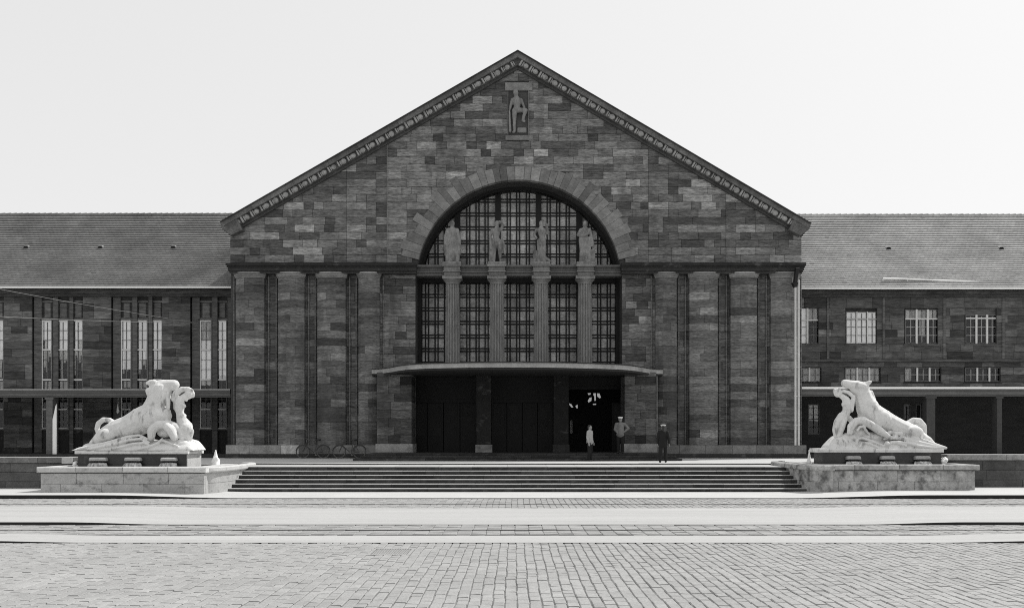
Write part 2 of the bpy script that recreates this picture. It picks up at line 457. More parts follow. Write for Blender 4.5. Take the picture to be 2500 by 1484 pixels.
GR = [X(893, 17.2), X(1003, 17.2), YG(1354), YG(1339)]
GR[0] = -13.5 + .165*round((GR[0] + 13.5)/.165) + .006; GR[1] = -13.5 + .165*round((GR[1] + 13.5)/.165) - .006      # drain grate
def sett_field(parent, y0, y1, xlim, w=0.165, l=(0.2, 0.34), single=0, hole=None, gap=0.013, z=0.0):
    rest = MB(); near = []
    n = int(2*xlim/w)
    for i in range(n):
        xa = -xlim + i*w
        dx = 0.0
        y = y0 + rnd.uniform(-.1, .0)
        while y < y1:
            ly = rnd.uniform(*l)
            a, b = max(y, y0), min(y + ly, y1)
            y += ly
            if b - a < .06: continue
            if abs(xa) > 0.60*b + 3.0: continue
            j1, j2, j3, j4 = (rnd.uniform(-.005, .005) for _ in range(4)); cyw = (a + b)/2
            wb = .006*math.sin(cyw*1.9 + i*.05) + .004*math.sin(cyw*5.3)
            q = (xa + gap/2 + j1 + wb, xa + w - gap/2 + j2 + wb, a + .002 + j3*.5, b - .002 + j4*.5, z + rnd.uniform(-.005, .005))
            if hole and q[1] > hole[0] + .03 and q[0] < hole[1] - .03 and q[3] > hole[2] and q[2] < hole[3]:
                if q[2] < hole[2] - .05: q = q[:3] + (hole[2] - .004,) + q[4:]
                elif q[3] > hole[3] + .05: q = q[:2] + (hole[3] + .004,) + q[3:]
                else: continue
            cxm, cym = (q[0]+q[1])/2, (q[2]+q[3])/2
            if single and cym > 11.95 and abs(cxm) < 0.55*cym: near.append((cym, q))
            else: near.append((1e9, q))
    near.sort(key=lambda e: e[0])
    for k, (d, q) in enumerate(near):
        if k < single and d < 1e8:
            s = MB(); sett_mesh(s, *q); s.build('sett', M['sett'], parent)
        else: sett_mesh(rest, *q)
    tag(rest.build('sett_field', M['sett'], parent), kind='stuff')

def bed(name, y0, y1):
    mb = MB(); mb.face([(-70, y0, -.016), (70, y0, -.016), (70, y1, -.016), (-70, y1, -.016)])
    return tag(mb.build(name, M['bed']), kind='structure')
plaza = bed('cobbled_plaza', -20, Y_P)
sett_field(plaza, 7.5, Y_P, 13.5, single=300, hole=GR)
gut = bed('cobbled_gutter', Y_G1, Y_SW0)
sett_field(gut, Y_G1, Y_SW0, 19.5, w=0.2, l=(.22, .34), hole=(-60, 60, YG(1230.5)-.07, YG(1230.5)+.07))
tram = bed('cobbled_tramway', Y_R2, Y_R1)
yr = [YG(1293.5), YG(1305.2)]
rnd2 = random.Random(3)
for a, b in ((Y_R2, yr[1]-.07), (yr[1]+.07, yr[0]-.07), (yr[0]+.07, Y_R1)):
    sett_field(tram, a, b, 15.5, w=0.33, l=(.13, .18), gap=.009)
def rail(y, parent):
    mb = MB()
    mb.box(-70, 70, y-.06, y-.035, -.04, .004)
    mb.box(-70, 70, y-.035, y+.015, -.04, -.012)
    mb.box(-70, 70, y+.015, y+.06, -.04, .004)
    mb.build('tram_rail', M['steel'], parent)
rail(yr[0], tram); rail(yr[1], tram); rail(YG(1230.5), gut)

gr = empty('drain_grate', ((GR[0]+GR[1])/2, (GR[2]+GR[3])/2, 0), 'flat iron drain grate with narrow bars let into the cobbled plaza', 'drain grate')
mb = MB()
for a in ((GR[0], GR[1], GR[2], GR[2]+.06), (GR[0], GR[1], GR[3]-.06, GR[3]), (GR[0], GR[0]+.06, GR[2]+.06, GR[3]-.06), (GR[1]-.06, GR[1], GR[2]+.06, GR[3]-.06)):
    mb.box(*a, -.05, .003)
mb.build('grate_frame', M['sett'], gr)
k = 20
for i in range(k):
    x = GR[0] + .08 + (GR[1]-GR[0]-.16)*(i+.5)/k
    mb = MB(); mb.box(x-.009, x+.009, GR[2]+.06, GR[3]-.06, -.05, 0.0); mb.build('grate_bar', M['sett'], gr)

# ------------------------------------------------------------------ terrace and front steps
Y6 = Y0 + 5*TR
YL = 39.4
XL, XR_ = -13.0, 12.8
mb = MB()
mb.box(-75, 75, YL, 58.0, 0.02, ZT)
mb.box(-75, XL - .02, 37.3, YL, 0.02, ZT - .004)
mb.box(XR_ + .02, 75, 37.3, YL, 0.02, ZT - .004)
terr = tag(mb.build('terrace', M['terrace']), kind='structure')
st = bpy.data.objects.new('front_steps', None); link(st); ORG['front_steps'] = Vector((0, 0, 0))
tag(st, kind='structure')
for k in range(6):
    s = MB(); yk = Y0 + k*TR
    y_back = YL if k == 5 else yk + TR + .02
    s.box(XL, XR_, yk + .03, y_back, 0.013, (k+1)*RI - .004)
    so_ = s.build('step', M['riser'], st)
    x = XL + rnd.uniform(-.5, 0)
    while x < XR_:
        l = rnd.uniform(.9, 2.1)
        a, b = max(x, XL) + .004, min(x + l, XR_) - .004
        x += l
        if b - a < .1: continue
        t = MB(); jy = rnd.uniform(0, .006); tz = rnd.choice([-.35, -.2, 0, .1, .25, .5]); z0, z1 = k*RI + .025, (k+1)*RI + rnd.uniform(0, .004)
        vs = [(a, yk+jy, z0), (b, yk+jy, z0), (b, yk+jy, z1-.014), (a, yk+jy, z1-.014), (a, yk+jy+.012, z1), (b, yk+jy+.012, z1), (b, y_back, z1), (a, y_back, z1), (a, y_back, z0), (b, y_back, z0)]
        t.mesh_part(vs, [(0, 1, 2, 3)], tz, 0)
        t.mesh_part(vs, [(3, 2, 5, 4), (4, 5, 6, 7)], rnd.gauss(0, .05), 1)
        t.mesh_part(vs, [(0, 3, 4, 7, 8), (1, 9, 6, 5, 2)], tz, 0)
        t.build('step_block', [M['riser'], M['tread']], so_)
mb = MB()
mb.box(XL, XR_, YL - .012, YL + .004, 6*RI, ZT + .003)
mb.build('terrace_edging', M['riser'], st)

# ------------------------------------------------------------------ hall: walls
hall = empty('station_hall', (XC, YF, ZT), 'large gabled sandstone station hall with a great arched window and entrance canopy', 'station hall')
ZS = Z(641, YF)                       # top of main cornice
ZB = Z(667, YF - .6)
ZPL = Z(1086, YF)
XLW, XRW = X(562, YF), X(1957, YF)
YR = YF - .55
AP = (XC, Z(123, YR))
TIPL, TIPR = (X(537, YR), Z(541, YR)), (X(1981, YR), Z(545, YR))
ARC_C = (X(1266.5, YF), Z(691, YF)); ARC_R = 251.5*YF/F
SILL = Z(899, YF)
def slope(p, q, off):
    """half plane below line p-q shifted down perpendicular by off -> (a,b,c)"""
    dx, dz = q[0]-p[0], q[1]-p[1]; L = math.hypot(dx, dz); a, b = -dz/L, dx/L
    if b < 0: a, b = -a, -b
    return a, b, a*p[0] + b*p[1] - off
SL, SR = slope(TIPL, AP, 0.60), slope(AP, TIPR, 0.60)
def ztop(x, off=0.3):
    a, b, c = slope(TIPL, AP, off) if x < AP[0] else slope(AP, TIPR, off)
    return (c - a*x)/b
# structural wall behind the facing, with the arch left open
mb = MB()
xs = sorted(set([XLW + .02, XRW - .02, AP[0]] + [ARC_C[0] + ARC_R*math.cos(math.pi*i/40) for i in range(41)] + [XLW + .02 + (XRW-XLW-.04)*i/24 for i in range(25)]))
YB = YF + .055
for xa, xb in zip(xs[:-1], xs[1:]):
    xm = (xa + xb)/2
    def low(x):
        d = ARC_R**2 - (x - ARC_C[0])**2
        return ARC_C[1] + math.sqrt(max(0, d)) if abs(xm - ARC_C[0]) < ARC_R else ZT
    mb.face([(xa, YB, low(xa)), (xb, YB, low(xb)), (xb, YB, ztop(xb)), (xa, YB, ztop(xa))])
# side and rear walls of the hall, low wall under the arch
YEND = 84.0
for x, s in ((XLW + .02, -1), (XRW - .02, 1)):
    mb.box(min(x, x - s*.6), max(x, x - s*.6), YB + .01, YEND, ZT - .02, ztop(x, .5))
mb.build('wall', M['back'], hall)
mb = MB()
a = [(XLW, ZT), (XRW, ZT), (XRW, ztop(XRW)), (AP[0], ztop(AP[0])), (XLW, ztop(XLW))]
mb.slab(a, YEND - .5, YEND)
mb.build('rear_wall', M['back'], hall)

# facing stones of the upper wall
CH = 18.45*YF/F
BREAKS = [X(u, YF) for u in (846, 945, 1583, 1772)]
blocks = []
niche = (X(1239, YF), X(1291, YF), Z(341, YF), Z(207, YF))
z = ZS
row = 0
while z < AP[1]:
    z1 = z + CH
    cuts = [XLW, XRW]
    zm = (z + z1)/2
    spans = [(XLW, XRW)]
    dz = zm - ARC_C[1]
    if dz < ARC_R + .34:
        w = math.sqrt(max(0, (ARC_R + .34)**2 - dz*dz))
        spans = [(XLW, ARC_C[0] - w), (ARC_C[0] + w, XRW)]
    elif niche[2] < zm < niche[3]:
        spans = [(XLW, niche[0]), (niche[1], XRW)]
    # all stops in one row
    for s0, s1 in spans:
        stops = [s0] + [b for b in BREAKS if s0 + .3 < b < s1 - .3 and z < Z(330, YF)] + [s1]
        for p0, p1 in zip(stops[:-1], stops[1:]):
            x = p0 - (rnd.choice([0, .3, .55]) if p0 == s0 else 0)
            while x < p1 - .01:
                l = rnd.choice([.54, .54, 1.08, 1.08, 1.08, 1.25, 1.6, .8])
                xa, xb = max(x, p0), min(x + l, p1)
                if p1 - xb < .25: xb = p1
                x = xb if xb == p1 else x + l
                if xb - xa < .08: continue
                poly = [(xa + .004, z + .004), (xb - .004, z + .004), (xb - .004, z1 - .004), (xa + .004, z1 - .004)]
                poly = clip(poly, *SL)
                if len(poly) > 2: poly = clip(poly, *SR)
                if len(poly) > 2 and area(poly) > .02: blocks.append((area(poly), poly, YF))
    z = z1
    row += 1
# flat wall beside the arch, below the cornice, and the deep strips between the piers
PIERS = [(573, 642.5), (677, 741), (773, 842), (874, 925)]
PIERS += [(2527 - b, 2527 - a) for a, b in PIERS[::-1]]
flat = [(925, 1014.5, 0.0), (1518.5, 1602, 0.0)]
deep = [(642.5, 677), (741, 773), (842, 874)]
deep += [(2527 - b, 2527 - a) for a, b in deep]
z = ZPL
while z < ZB - .05:
    z1 = min(z + CH, ZB + .15)
    for u0, u1, dy in flat:
        s0, s1 = X(u0, YF), X(u1, YF)
        x = s0 - rnd.choice([0, .4, .7])
        while x < s1 - .01:
            l = rnd.choice([.6, .9, 1.08, 1.3])
            xa, xb = max(x, s0), min(x + l, s1)
            if s1 - xb < .25: xb = s1
            x = xb if xb == s1 else x + l
            if xb - xa < .08: continue
            blocks.append(((xb-xa)*(z1-z), [(xa+.004, z+.004), (xb-.004, z+.004), (xb-.004, z1-.004), (xa+.004, z1-.004)], YF))
    z = z1
z = ZPL
while z < ZB - .05:
    z1 = min(z + CH, ZB + .15)
    for u0, u1 in deep:
        s0, s1 = X(u0 - 6, YF), X(u1 + 6, YF)
        xm = s0 + (s1-s0)*rnd.choice([.35, .5, .65])
        for xa, xb in (((s0, s1),) if rnd.random() < .6 else ((s0, xm), (xm, s1))):
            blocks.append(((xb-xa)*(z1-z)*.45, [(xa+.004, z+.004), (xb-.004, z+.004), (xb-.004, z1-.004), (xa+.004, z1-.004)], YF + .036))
    z = z1
blocks.sort(key=lambda e: -e[0])
rest = MB()
for i, (ar, poly, y) in enumerate(blocks):
    yy = y - rnd.uniform(0, .035)
    tn = stone_tone(.22)
    if y > YF + .03: tn = tn*.6 - .2           # recess shade painted into the stones of the deep strips
    b = MB() if i < 300 else rest
    b.slab(poly, yy, y + .05, .014, tn)
    if i < 300: b.build('stone_block', M['sand'] if poly[0][1] > ZS - .01 else M['sand_low'], hall)
tag(rest.build('stone_facing', M['sand_low'], hall), kind='stuff')

# voussoirs round the arch
a = 13.0
while a < 167:
    da = rnd.choice([3.2, 3.6, 4.2, 4.8])
    if 167 - a - da < 2: da = 167 - a
    mid = a + da/2
    up = math.sin(R(mid))
    rl = rnd.choice([.8, .85, .95]) if up > .86 else rnd.choice([.72, .95, 1.12])
    if up > .95: rl = rnd.choice([.72, .74, .76])
    r0, r1 = ARC_R - .004, ARC_R + rl
    poly = [(ARC_C[0] + r*math.cos(R(t)), ARC_C[1] + r*math.sin(R(t))) for r, t in ((r0, a+.06), (r1, a+.06), (r1, a+da-.06), (r0, a+da-.06))]
    b = MB(); b.slab(poly, YF - .045 - rnd.uniform(0, .02), YF + .3, .012, max(-.4, min(.8, rnd.gauss(.0, .22))))
    b.build('voussoir', M['vouss'], hall)
    a += da

# arch soffit and jambs
mb = MB()
n = 48
pts = [(ARC_C[0] + ARC_R, SILL - .3)] + [(ARC_C[0] + ARC_R*math.cos(math.pi*i/n), ARC_C[1] + ARC_R*math.sin(math.pi*i/n)) for i in range(n + 1)] + [(ARC_C[0] - ARC_R, SILL - .3)]
for p, q in zip(pts[:-1], pts[1:]):
    mb.face([(p[0], YF + .02, p[1]), (p[0], YF + 2.6, p[1]), (q[0], YF + 2.6, q[1]), (q[0], YF + .02, q[1])])
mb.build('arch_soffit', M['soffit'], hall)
mb = MB()
r2 = ARC_R - .17
for i in range(n):
    t0, t1 = math.pi*i/n, math.pi*(i+1)/n
    p = [(ARC_C[0] + r*math.cos(t), ARC_C[1] + r*math.sin(t)) for r, t in ((r2, t0), (ARC_R + .02, t0), (ARC_R + .02, t1), (r2, t1))]
    mb.slab(p, YF + 1.35, YF + 2.3, 0)
for s in (-1, 1):
    x0 = ARC_C[0] + s*r2; x1 = ARC_C[0] + s*(ARC_R + .02)
    mb.box(min(x0, x1), max(x0, x1), YF + 1.35, YF + 2.3, SILL - .3, ARC_C[1])
mb.build('arch_frame', M['iron'], hall)

# great window
YWIN = YF + 1.95
win = empty('arched_window', (0, 0, 0), None, None); del_ = None
win.parent = hall; win.location = (0, 0, 0); ORG[win.name] = ORG[hall.name]
vlines = [1043, 1066, 1089, 1117, 1143.5, 1166, 1188, 1216, 1242, 1265, 1288.5, 1314.7, 1339.4, 1362.5, 1385.7, 1413.5, 1439.7, 1462.8, 1486]
posts = {1117, 1216, 1314.7, 1413.5}
hl = [491, 524.5, 558, 591.5, 624, 657, 689, 722.6, 755, 788, 821, 854, 887]
def ztop_arch(x):
    d = (ARC_R + .05)**2 - (x - ARC_C[0])**2
    return ARC_C[1] + math.sqrt(max(0, d))
zs0 = Z(900, YWIN)
for u in vlines:
    x = X(u, YWIN); zt = ztop_arch(x)
    mb = MB()
    if u in posts:
        mb.box(x - .16, x + .16, YWIN - .22, YWIN + .1, zs0, zt)
        mb.build('window_post', M['iron'], win)
    else:
        for s in (-1, 1): mb.box(x + s*.085 - .035, x + s*.085 + .035, YWIN - .08, YWIN + .04, zs0, zt)
        mb.build('mullion', M['iron'], win)
for v in hl:
    zz = Z(v, YWIN)
    w = math.sqrt(max(.1, (ARC_R + .05)**2 - max(0, zz - ARC_C[1])**2))
    mb = MB()
    for s in (-1, 1): mb.box(ARC_C[0] - w, ARC_C[0] + w, YWIN - .065, YWIN + .05, zz + s*.08 - .032, zz + s*.08 + .032)
    mb.build('glazing_bar', M['iron'], win)
ue = [1015] + vlines + [1518]; ve = [455] + hl
circ = [(math.cos(R(t)), math.sin(R(t))) for t in range(0, 181, 6)]
for i in range(len(ue) - 1):
    for j in range(len(ve) - 1):
        x0, x1 = X(ue[i], YWIN), X(ue[i+1], YWIN); z1, z0 = Z(ve[j], YWIN), Z(ve[j+1], YWIN)
        poly = [(x0, z0), (x1, z0), (x1, z1), (x0, z1)]
        for c, s in circ:
            if len(poly) > 2: poly = clip(poly, c, s, c*ARC_C[0] + s*ARC_C[1] + ARC_R + .02)
        if len(poly) < 3 or area(poly) < .03: continue
        b = MB(); b.slab(poly, YWIN + rnd.uniform(-.01, .01), YWIN + .02, 0, rnd.gauss(.0, .16) - .12*(rnd.random() < .15))
        b.build('window_pane', M['old_glass'], win)
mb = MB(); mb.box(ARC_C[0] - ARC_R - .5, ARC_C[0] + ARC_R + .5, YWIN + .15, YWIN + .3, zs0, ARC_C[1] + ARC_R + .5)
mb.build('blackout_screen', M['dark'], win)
# dark bar painting in the shadow band below the entablature
mb = MB(); mb.box(ARC_C[0] - ARC_R, ARC_C[0] + ARC_R, YWIN - .5, YWIN - .3, Z(694, YWIN), Z(660, YWIN)); mb.build('window_shadow_bar', M['iron'], win)

# entablature across the arch, columns
CU = [1104, 1213, 1321.5, 1429]
YCOL = YF + .35
ent = MB()
x0, x1 = X(1014, YF), X(1519, YF)
for (v0, v1, p) in ((648, 653, .18), (653, 663, .04), (663, 666, .12), (666, 673.5, .02)):
    ent.box(x0, x1, YF - p, YF + .75, Z(v1, YF), Z(v0, YF) - .003, rnd.uniform(-.6, -.4))
    for u in CU:
        x = X(u, YF); ent.box(x - .42 - p*.5, x + .42 + p*.5, YF - p - .22, YF - p + .01, Z(v1, YF) + .002, Z(v0, YF) - .001, rnd.uniform(-.3, 0))
ent.build('entablature', M['column'], hall)
zc0, zc1 = Z(905, YCOL), Z(673.5, YF)
for u in CU:
    x = X(u, YF)
    col = MB()
    fl = lambda a: 1 - .17*max(0.0, math.cos(a*16))**.5
    col.lathe([(.41, zc0), (.405, zc0 + 1.4), (.365, zc1 - .42)], x, YCOL, 160, mod=fl, cap=False)
    co = col.build('column', M['column'], hall, smooth=False)
    cap = MB()
    cap.lathe([(.37, zc1 - .44), (.39, zc1 - .42), (.37, zc1 - .39), (.38, zc1 - .34), (.49, zc1 - .2), (.51, zc1 - .17)], x, YCOL, 28, cap=True)
    cap.box(x - .52, x + .52, YCOL - .52, YCOL + .45, zc1 - .17, zc1 - .004)
    cap.build('capital', M['column'], co)

# big engaged piers
def pier(u0, u1):
    xa, xb = X(u0, YF - .5), X(u1, YF - .5)
    xm, hw = (xa + xb)/2, (xb - xa)/2
    root = MB()
    sag = .25; rad = (hw*hw + sag*sag)/(2*sag); cy = YF - .56 + rad
    half = math.asin(min(1, hw/rad))
    root.box(xa + .02, xb - .02, YF + .0, YF + .3, ZPL, ZB)
    po = root.build('pier', M['back'], hall)
    z = ZPL
    while z < ZB - .05:
        z1 = min(z + CH, ZB)
        cut = rnd.choice([[-1, 1], [-1, 1], [-1, 0, 1], [-1, -.3, 1], [-1, .35, 1]])
        for c0, c1 in zip(cut[:-1], cut[1:]):
            if c1 == .35: pass
            b = MB(); n = 6 if len(cut) == 2 else 4
            rr = rad + rnd.uniform(0, .018)
            tn = stone_tone(.2)
            a0, a1 = -math.pi/2 + c0*half + .004, -math.pi/2 + c1*half - .004
            ring = [(xm + rr*math.cos(a0 + (a1-a0)*i/n), cy + rr*math.sin(a0 + (a1-a0)*i/n)) for i in range(n + 1)]
            vs = [(p[0], p[1], z + .004) for p in ring] + [(p[0], p[1], z1 - .004) for p in ring]
            vs += [(ring[0][0], YF + .12, z + .004), (ring[-1][0], YF + .12, z + .004), (ring[0][0], YF + .12, z1 - .004), (ring[-1][0], YF + .12, z1 - .004)]
            k = n + 1
            fs = [(i, i+1, k+i+1, k+i) for i in range(n)]
            fs += [tuple(range(k))[::-1] + (2*k, 2*k+1)[::1], tuple(range(k, 2*k)) + (2*k+3, 2*k+2), (2*k, 0, k, 2*k+2), (n, 2*k+1, 2*k+3, k+n)]
            fs[n] = tuple([2*k, 2*k+1] + list(range(n, -1, -1)))
            b.mesh_part(vs, fs, tn)
            b.build('pier_block', M['sand_low'], po)
        z = z1
    # moulded cap and thin edge fillets
    c = MB()
    for dr, z0, z1 in ((.04, Z(677, YF - .55), Z(673.5, YF - .55)), (.09, Z(673.5, YF - .55) + .002, Z(669, YF - .55)), (.14, Z(669, YF - .55) + .002, Z(663.5, YF - .55))):
        c.lathe([(rad + dr, z0), (rad + dr, z1)], xm, cy, 14, -math.pi/2 - half*1.05, -math.pi/2 + half*1.05, tone=rnd.uniform(-.1, .5), cap=False)
        e = half*1.05
        arc = [(xm + (rad+dr)*math.cos(-math.pi/2 - e + 2*e*i/14), cy + (rad+dr)*math.sin(-math.pi/2 - e + 2*e*i/14)) for i in range(15)]
        c.face([(p[0], p[1], z1) for p in arc] + [(arc[-1][0], YF + .1, z1), (arc[0][0], YF + .1, z1)])
        c.face([(p[0], p[1], z0) for p in arc[::-1]] + [(arc[0][0], YF + .1, z0), (arc[-1][0], YF + .1, z0)])
    c.build('pier_cap', M['vouss'], po)
    for x in (xa - .17, xb + .17):
        f = MB(); f.tube((x, YF - .04, ZPL), (x, YF - .04, ZB - .05), .045, n=8); f.build('corner_roll', M['sand_low'], po)
for p in PIERS: pier(*p)

# main cornice (two runs beside the arch) and plinth
for u0, u1, e0, e1 in ((562, 1015.5, 1, 0), (1518, 1957, 0, 1)):
    mb = MB()
    for v0, v1, p, tn in ((641, 647.5, .86, -.25), (647.5, 652, .78, -.2), (652, 660, .70, .1), (660, 663, .63, .0), (663, 667, .57, .5)):
        x0, x1 = X(u0, YF - p) - e0*(p - .52)*.75, X(u1, YF - p) + e1*(p - .52)*.75
        mb.slab([(x0, Z(v1, YF - p)), (x1, Z(v1, YF - p)), (x1, Z(v0, YF - p) - .003), (x0, Z(v0, YF - p) - .003)], YF - p, YF + .6, .01, tn, back=True)
    mb.build('cornice', M['dirty'], hall)
for u0, u1 in ((551, 921), (1602.5, 1969)):
    xa, xb = X(u0, YF - .8), X(u1, YF - .8)
    x = xa
    while x < xb - .05:
        l = rnd.uniform(.9, 1.7)
        e = min(x + l, xb)
        if xb - e < .4: e = xb
        b = MB(); b.slab([(x + .005, ZT + .22), (e - .005, ZT + .22), (e - .005, ZPL), (x + .005, ZPL)], YF - .8 - rnd.uniform(0, .015), YF + .3, .012, stone_tone(.25), back=True)
        b.build('plinth_block', M['plinth'], hall)
        x = e
    b = MB(); b.box(xa - .02, xb + .02, YF - .86, YF + .3, ZT - .01, ZT + .216); b.build('plinth_course', M['dirty'], hall)

# gable cornice with carved bosses
boss = MB(); boss.ball((0, 0, 0), .17, .12, .15, 10, 6)
bar = MB(); bar.slab([(-.05, -.16), (.05, -.16), (.05, .16), (-.05, .16)], -.1, .05, .02); bar.slab([(.09, -.13), (.16, -.13), (.16, .13), (.09, .13)], -.08, .05, .02)
bme, rme = boss.mesh('carved_boss'), bar.mesh('carved_leaf')
for mm in (bme, rme): mm.materials.append(M['boss'])
for P, Q in ((TIPL, AP), (TIPR, AP)):
    d = Vector((Q[0]-P[0], Q[1]-P[1])); L = d.length; d.normalize()
    nrm = Vector((-d.y, d.x)); nrm = nrm if nrm.y > 0 else -nrm
    def pt(s, o): return (P[0] + d.x*s - nrm.x*o, P[1] + d.y*s - nrm.y*o)
    ex = lambda o: o*abs(d.y/d.x)          # butt the two rakes on the centre line
    mb = MB()
    for o0, o1, p, tn in ((0, .04, .62, -.5), (.04, .28, .5, .15), (.28, .59, .30, -.15), (.59, .73, .16, -.4)):
        s = 0
        while s < L:
            e = min(s + (rnd.uniform(1.6, 2.6) if o0 == .04 else L), L)
            if L - e < .8: e = L
            k0 = pt(L, 0)
            a, b = pt(s, o0 + .002), pt(s, o1)
            c, f = pt(e, o1), pt(e, o0 + .002)
            if e == L:
                c = (AP[0], AP[1] - o1/abs(d.x)); f = (AP[0], AP[1] - (o0+.002)/abs(d.x))
            if o0 == .04 and e < L: c = pt(e - .01, o1); f = pt(e - .01, o0 + .002)
            mb.slab([a, b, c, f], YF - p, YF + 1.0, 0, tn + (rnd.uniform(-.12, .3) if o0 == .04 else 0), back=True)
            s = e
    gc = mb.build('gable_cornice', M['cornice'], hall)
    an = math.atan2(d.y, d.x) if d.x > 0 else math.atan2(-d.y, -d.x)
    s = .75
    while s < L - .7:
        x, z_ = pt(s, .435)
        place('carved_boss', bme, (x, YF - .34, z_), gc, (0, -an, 0), (rnd.uniform(.85, 1.15), 1, rnd.uniform(.85, 1.1)))
        x, z_ = pt(s + .31, .435)
        place('carved_leaf', rme, (x, YF - .33, z_), gc, (0, -an, 0), (rnd.uniform(.8, 1.1),)*3)
        s += .60
    # kneeler stone that ends the rake at the eaves
    sgn = -1 if P is TIPL else 1
    kx = lambda u: X(u if sgn < 0 else 2518 - u, YR)
    k = MB()
    k.slab([(kx(536.5), Z(543, YR)), (kx(538), Z(553, YR)), (kx(543), Z(561, YR)), (kx(552), Z(566, YR)), (kx(561.5), Z(574, YR)), (kx(590), Z(560, YR)), (kx(575), Z(526, YR))], YF - .47, YF + .8, .02, .0, back=True)
    k.build('kneeler', M['cornice'], hall)
# roof of the hall
mb = MB()
for P, o in ((TIPL, .02), (TIPR, .02)):
    mb.slab([P, (P[0], P[1] - .3), (AP[0], AP[1] - .3), (AP[0], AP[1] + .0)], YF + 1.0, YEND + .6, 0, 0, back=True)
mb.build('roof', M['tile'], hall)

# hall interior: dark and closed; rear daylight comes from added glowing panes
mb = MB()
mb.box(XLW + .7, XRW - .7, YF + 6.6, YF + 6.9, ZT, SILL + 4)
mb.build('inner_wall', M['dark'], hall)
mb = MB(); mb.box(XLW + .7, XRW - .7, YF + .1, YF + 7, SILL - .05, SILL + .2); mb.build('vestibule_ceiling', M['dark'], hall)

# relief figure in the gable
mb = MB(); mb.slab([(X(1233, YF), Z(222.5, YF)), (X(1300, YF), Z(222.5, YF)), (X(1300, YF), Z(203, YF)), (X(1233, YF), Z(203, YF))], YF - .09, YF + .2, .02, .25); mb.build('niche_lintel', M['vouss'], hall)
mb = MB(); mb.slab([(X(1234, YF), Z(343, YF)), (X(1302, YF), Z(343, YF)), (X(1302, YF), Z(331, YF)), (X(1234, YF), Z(331, YF))], YF - .05, YF + .2, .02, .0); mb.build('niche_sill', M['vouss'], hall)
nx0, nx1, nz0, nz1 = X(1240, YF), X(1290, YF), Z(331, YF), Z(222.5, YF)
mb = MB()
mb.box(nx0, nx1, YF + .04, YF + .052, nz0, nz1, -.55)
for x in (nx0 - .02, nx1 - .02): mb.box(x, x + .04, YF - .05, YF + .05, nz0, nz1)
mb.build('niche_panel', M['vouss'], hall)
mb = MB()
def rp(x, y): return (X(1176.8 + x*.12, YF), Z(178 + y*.12, YF))     # relief sketch units
def rch(pts):
    out = []
    for (x, y, dd, r) in pts:
        a, b = rp(x, y); out.append((a, YF - dd*1.2, b, r*1.22*.12*YF/F))
    mb.chain(out)
rch([(685, 400, .18, 40), (685, 440, .2, 46), (695, 490, .14, 34)])
rch([(700, 560, .1, 62), (715, 640, .12, 62), (710, 700, .1, 55), (710, 760, .1, 56)])
rch([(625, 570, .08, 36), (590, 660, .1, 26), (570, 750, .08, 20)])
rch([(790, 570, .08, 34), (830, 650, .1, 24), (860, 730, .12, 20)])
rch([(665, 780, .08, 46), (660, 900, .1, 38), (660, 1010, .08, 28), (655, 1100, .07, 26), (662, 1200, .06, 22), (640, 1222, .1, 22)])
rch([(740, 780, .1, 46), (890, 790, .16, 34), (850, 900, .14, 28), (830, 990, .1, 24), (860, 1005, .1, 22)])
rch([(560, 780, .04, 16), (565, 1000, .04, 20), (575, 1200, .04, 24)])
a, b = rp(810, 1170); mb.box(a - .25, a + .25, YF - .12, YF + .05, b - .15, b + .12)
sculpt(mb, 'relief_figure', M['column'], hall, .03, 2)

# ------------------------------------------------------------------ entrance: portal, doors, steps, canopy
YP = 47.2
ZPF = 1.30
for u0, u1 in ((920, 1005), (1525, 1602)):
    xa, xb = X(u0, YP), X(u1, YP)
    base = MB(); base.box(xa + .05, xb - .05, YP + .06, YF + .05, ZPF - .05, 5.5)
    po = base.build('portal_wall', M['back'], hall)
    z = ZPF + .46
    b = MB(); b.slab([(xa - .06, ZPF), (xb + .06, ZPF), (xb + .06, ZPF + .45), (xa - .06, ZPF + .45)], YP - .08, YF + .02, .02, .1, back=True); b.build('portal_base', M['plinth'], po)
    while z < 5.45:
        z1 = min(z + .44, 5.5)
        w = xb - xa
        cut = rnd.choice([[0, .33, .67, 1], [0, .5, 1], [0, .4, 1]])
        for c0, c1 in zip(cut[:-1], cut[1:]):
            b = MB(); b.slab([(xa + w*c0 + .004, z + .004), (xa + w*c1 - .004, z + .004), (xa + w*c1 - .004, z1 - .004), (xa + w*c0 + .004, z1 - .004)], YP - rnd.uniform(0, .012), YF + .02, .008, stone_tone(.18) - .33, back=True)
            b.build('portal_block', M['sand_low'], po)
        z = z1
mb = MB(); x = X(1603.5, YP); mb.tube((x, YP - .06, ZPF), (x, YP - .06, 5.3), .026, n=8); mb.build('drainpipe', M['coping'], hall)
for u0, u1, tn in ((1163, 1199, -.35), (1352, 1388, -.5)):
    mb = MB(); xa, xb = X(u0, YP + .8), X(u1, YP + .8)
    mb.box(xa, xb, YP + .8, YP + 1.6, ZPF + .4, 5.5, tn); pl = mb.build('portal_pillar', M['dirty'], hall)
    mb = MB(); mb.box(xa - .05, xb + .05, YP + .74, YP + 1.66, ZPF, ZPF + .4); mb.build('pillar_base', M['plinth'] if u0 == 1163 else M['dirty'], pl)
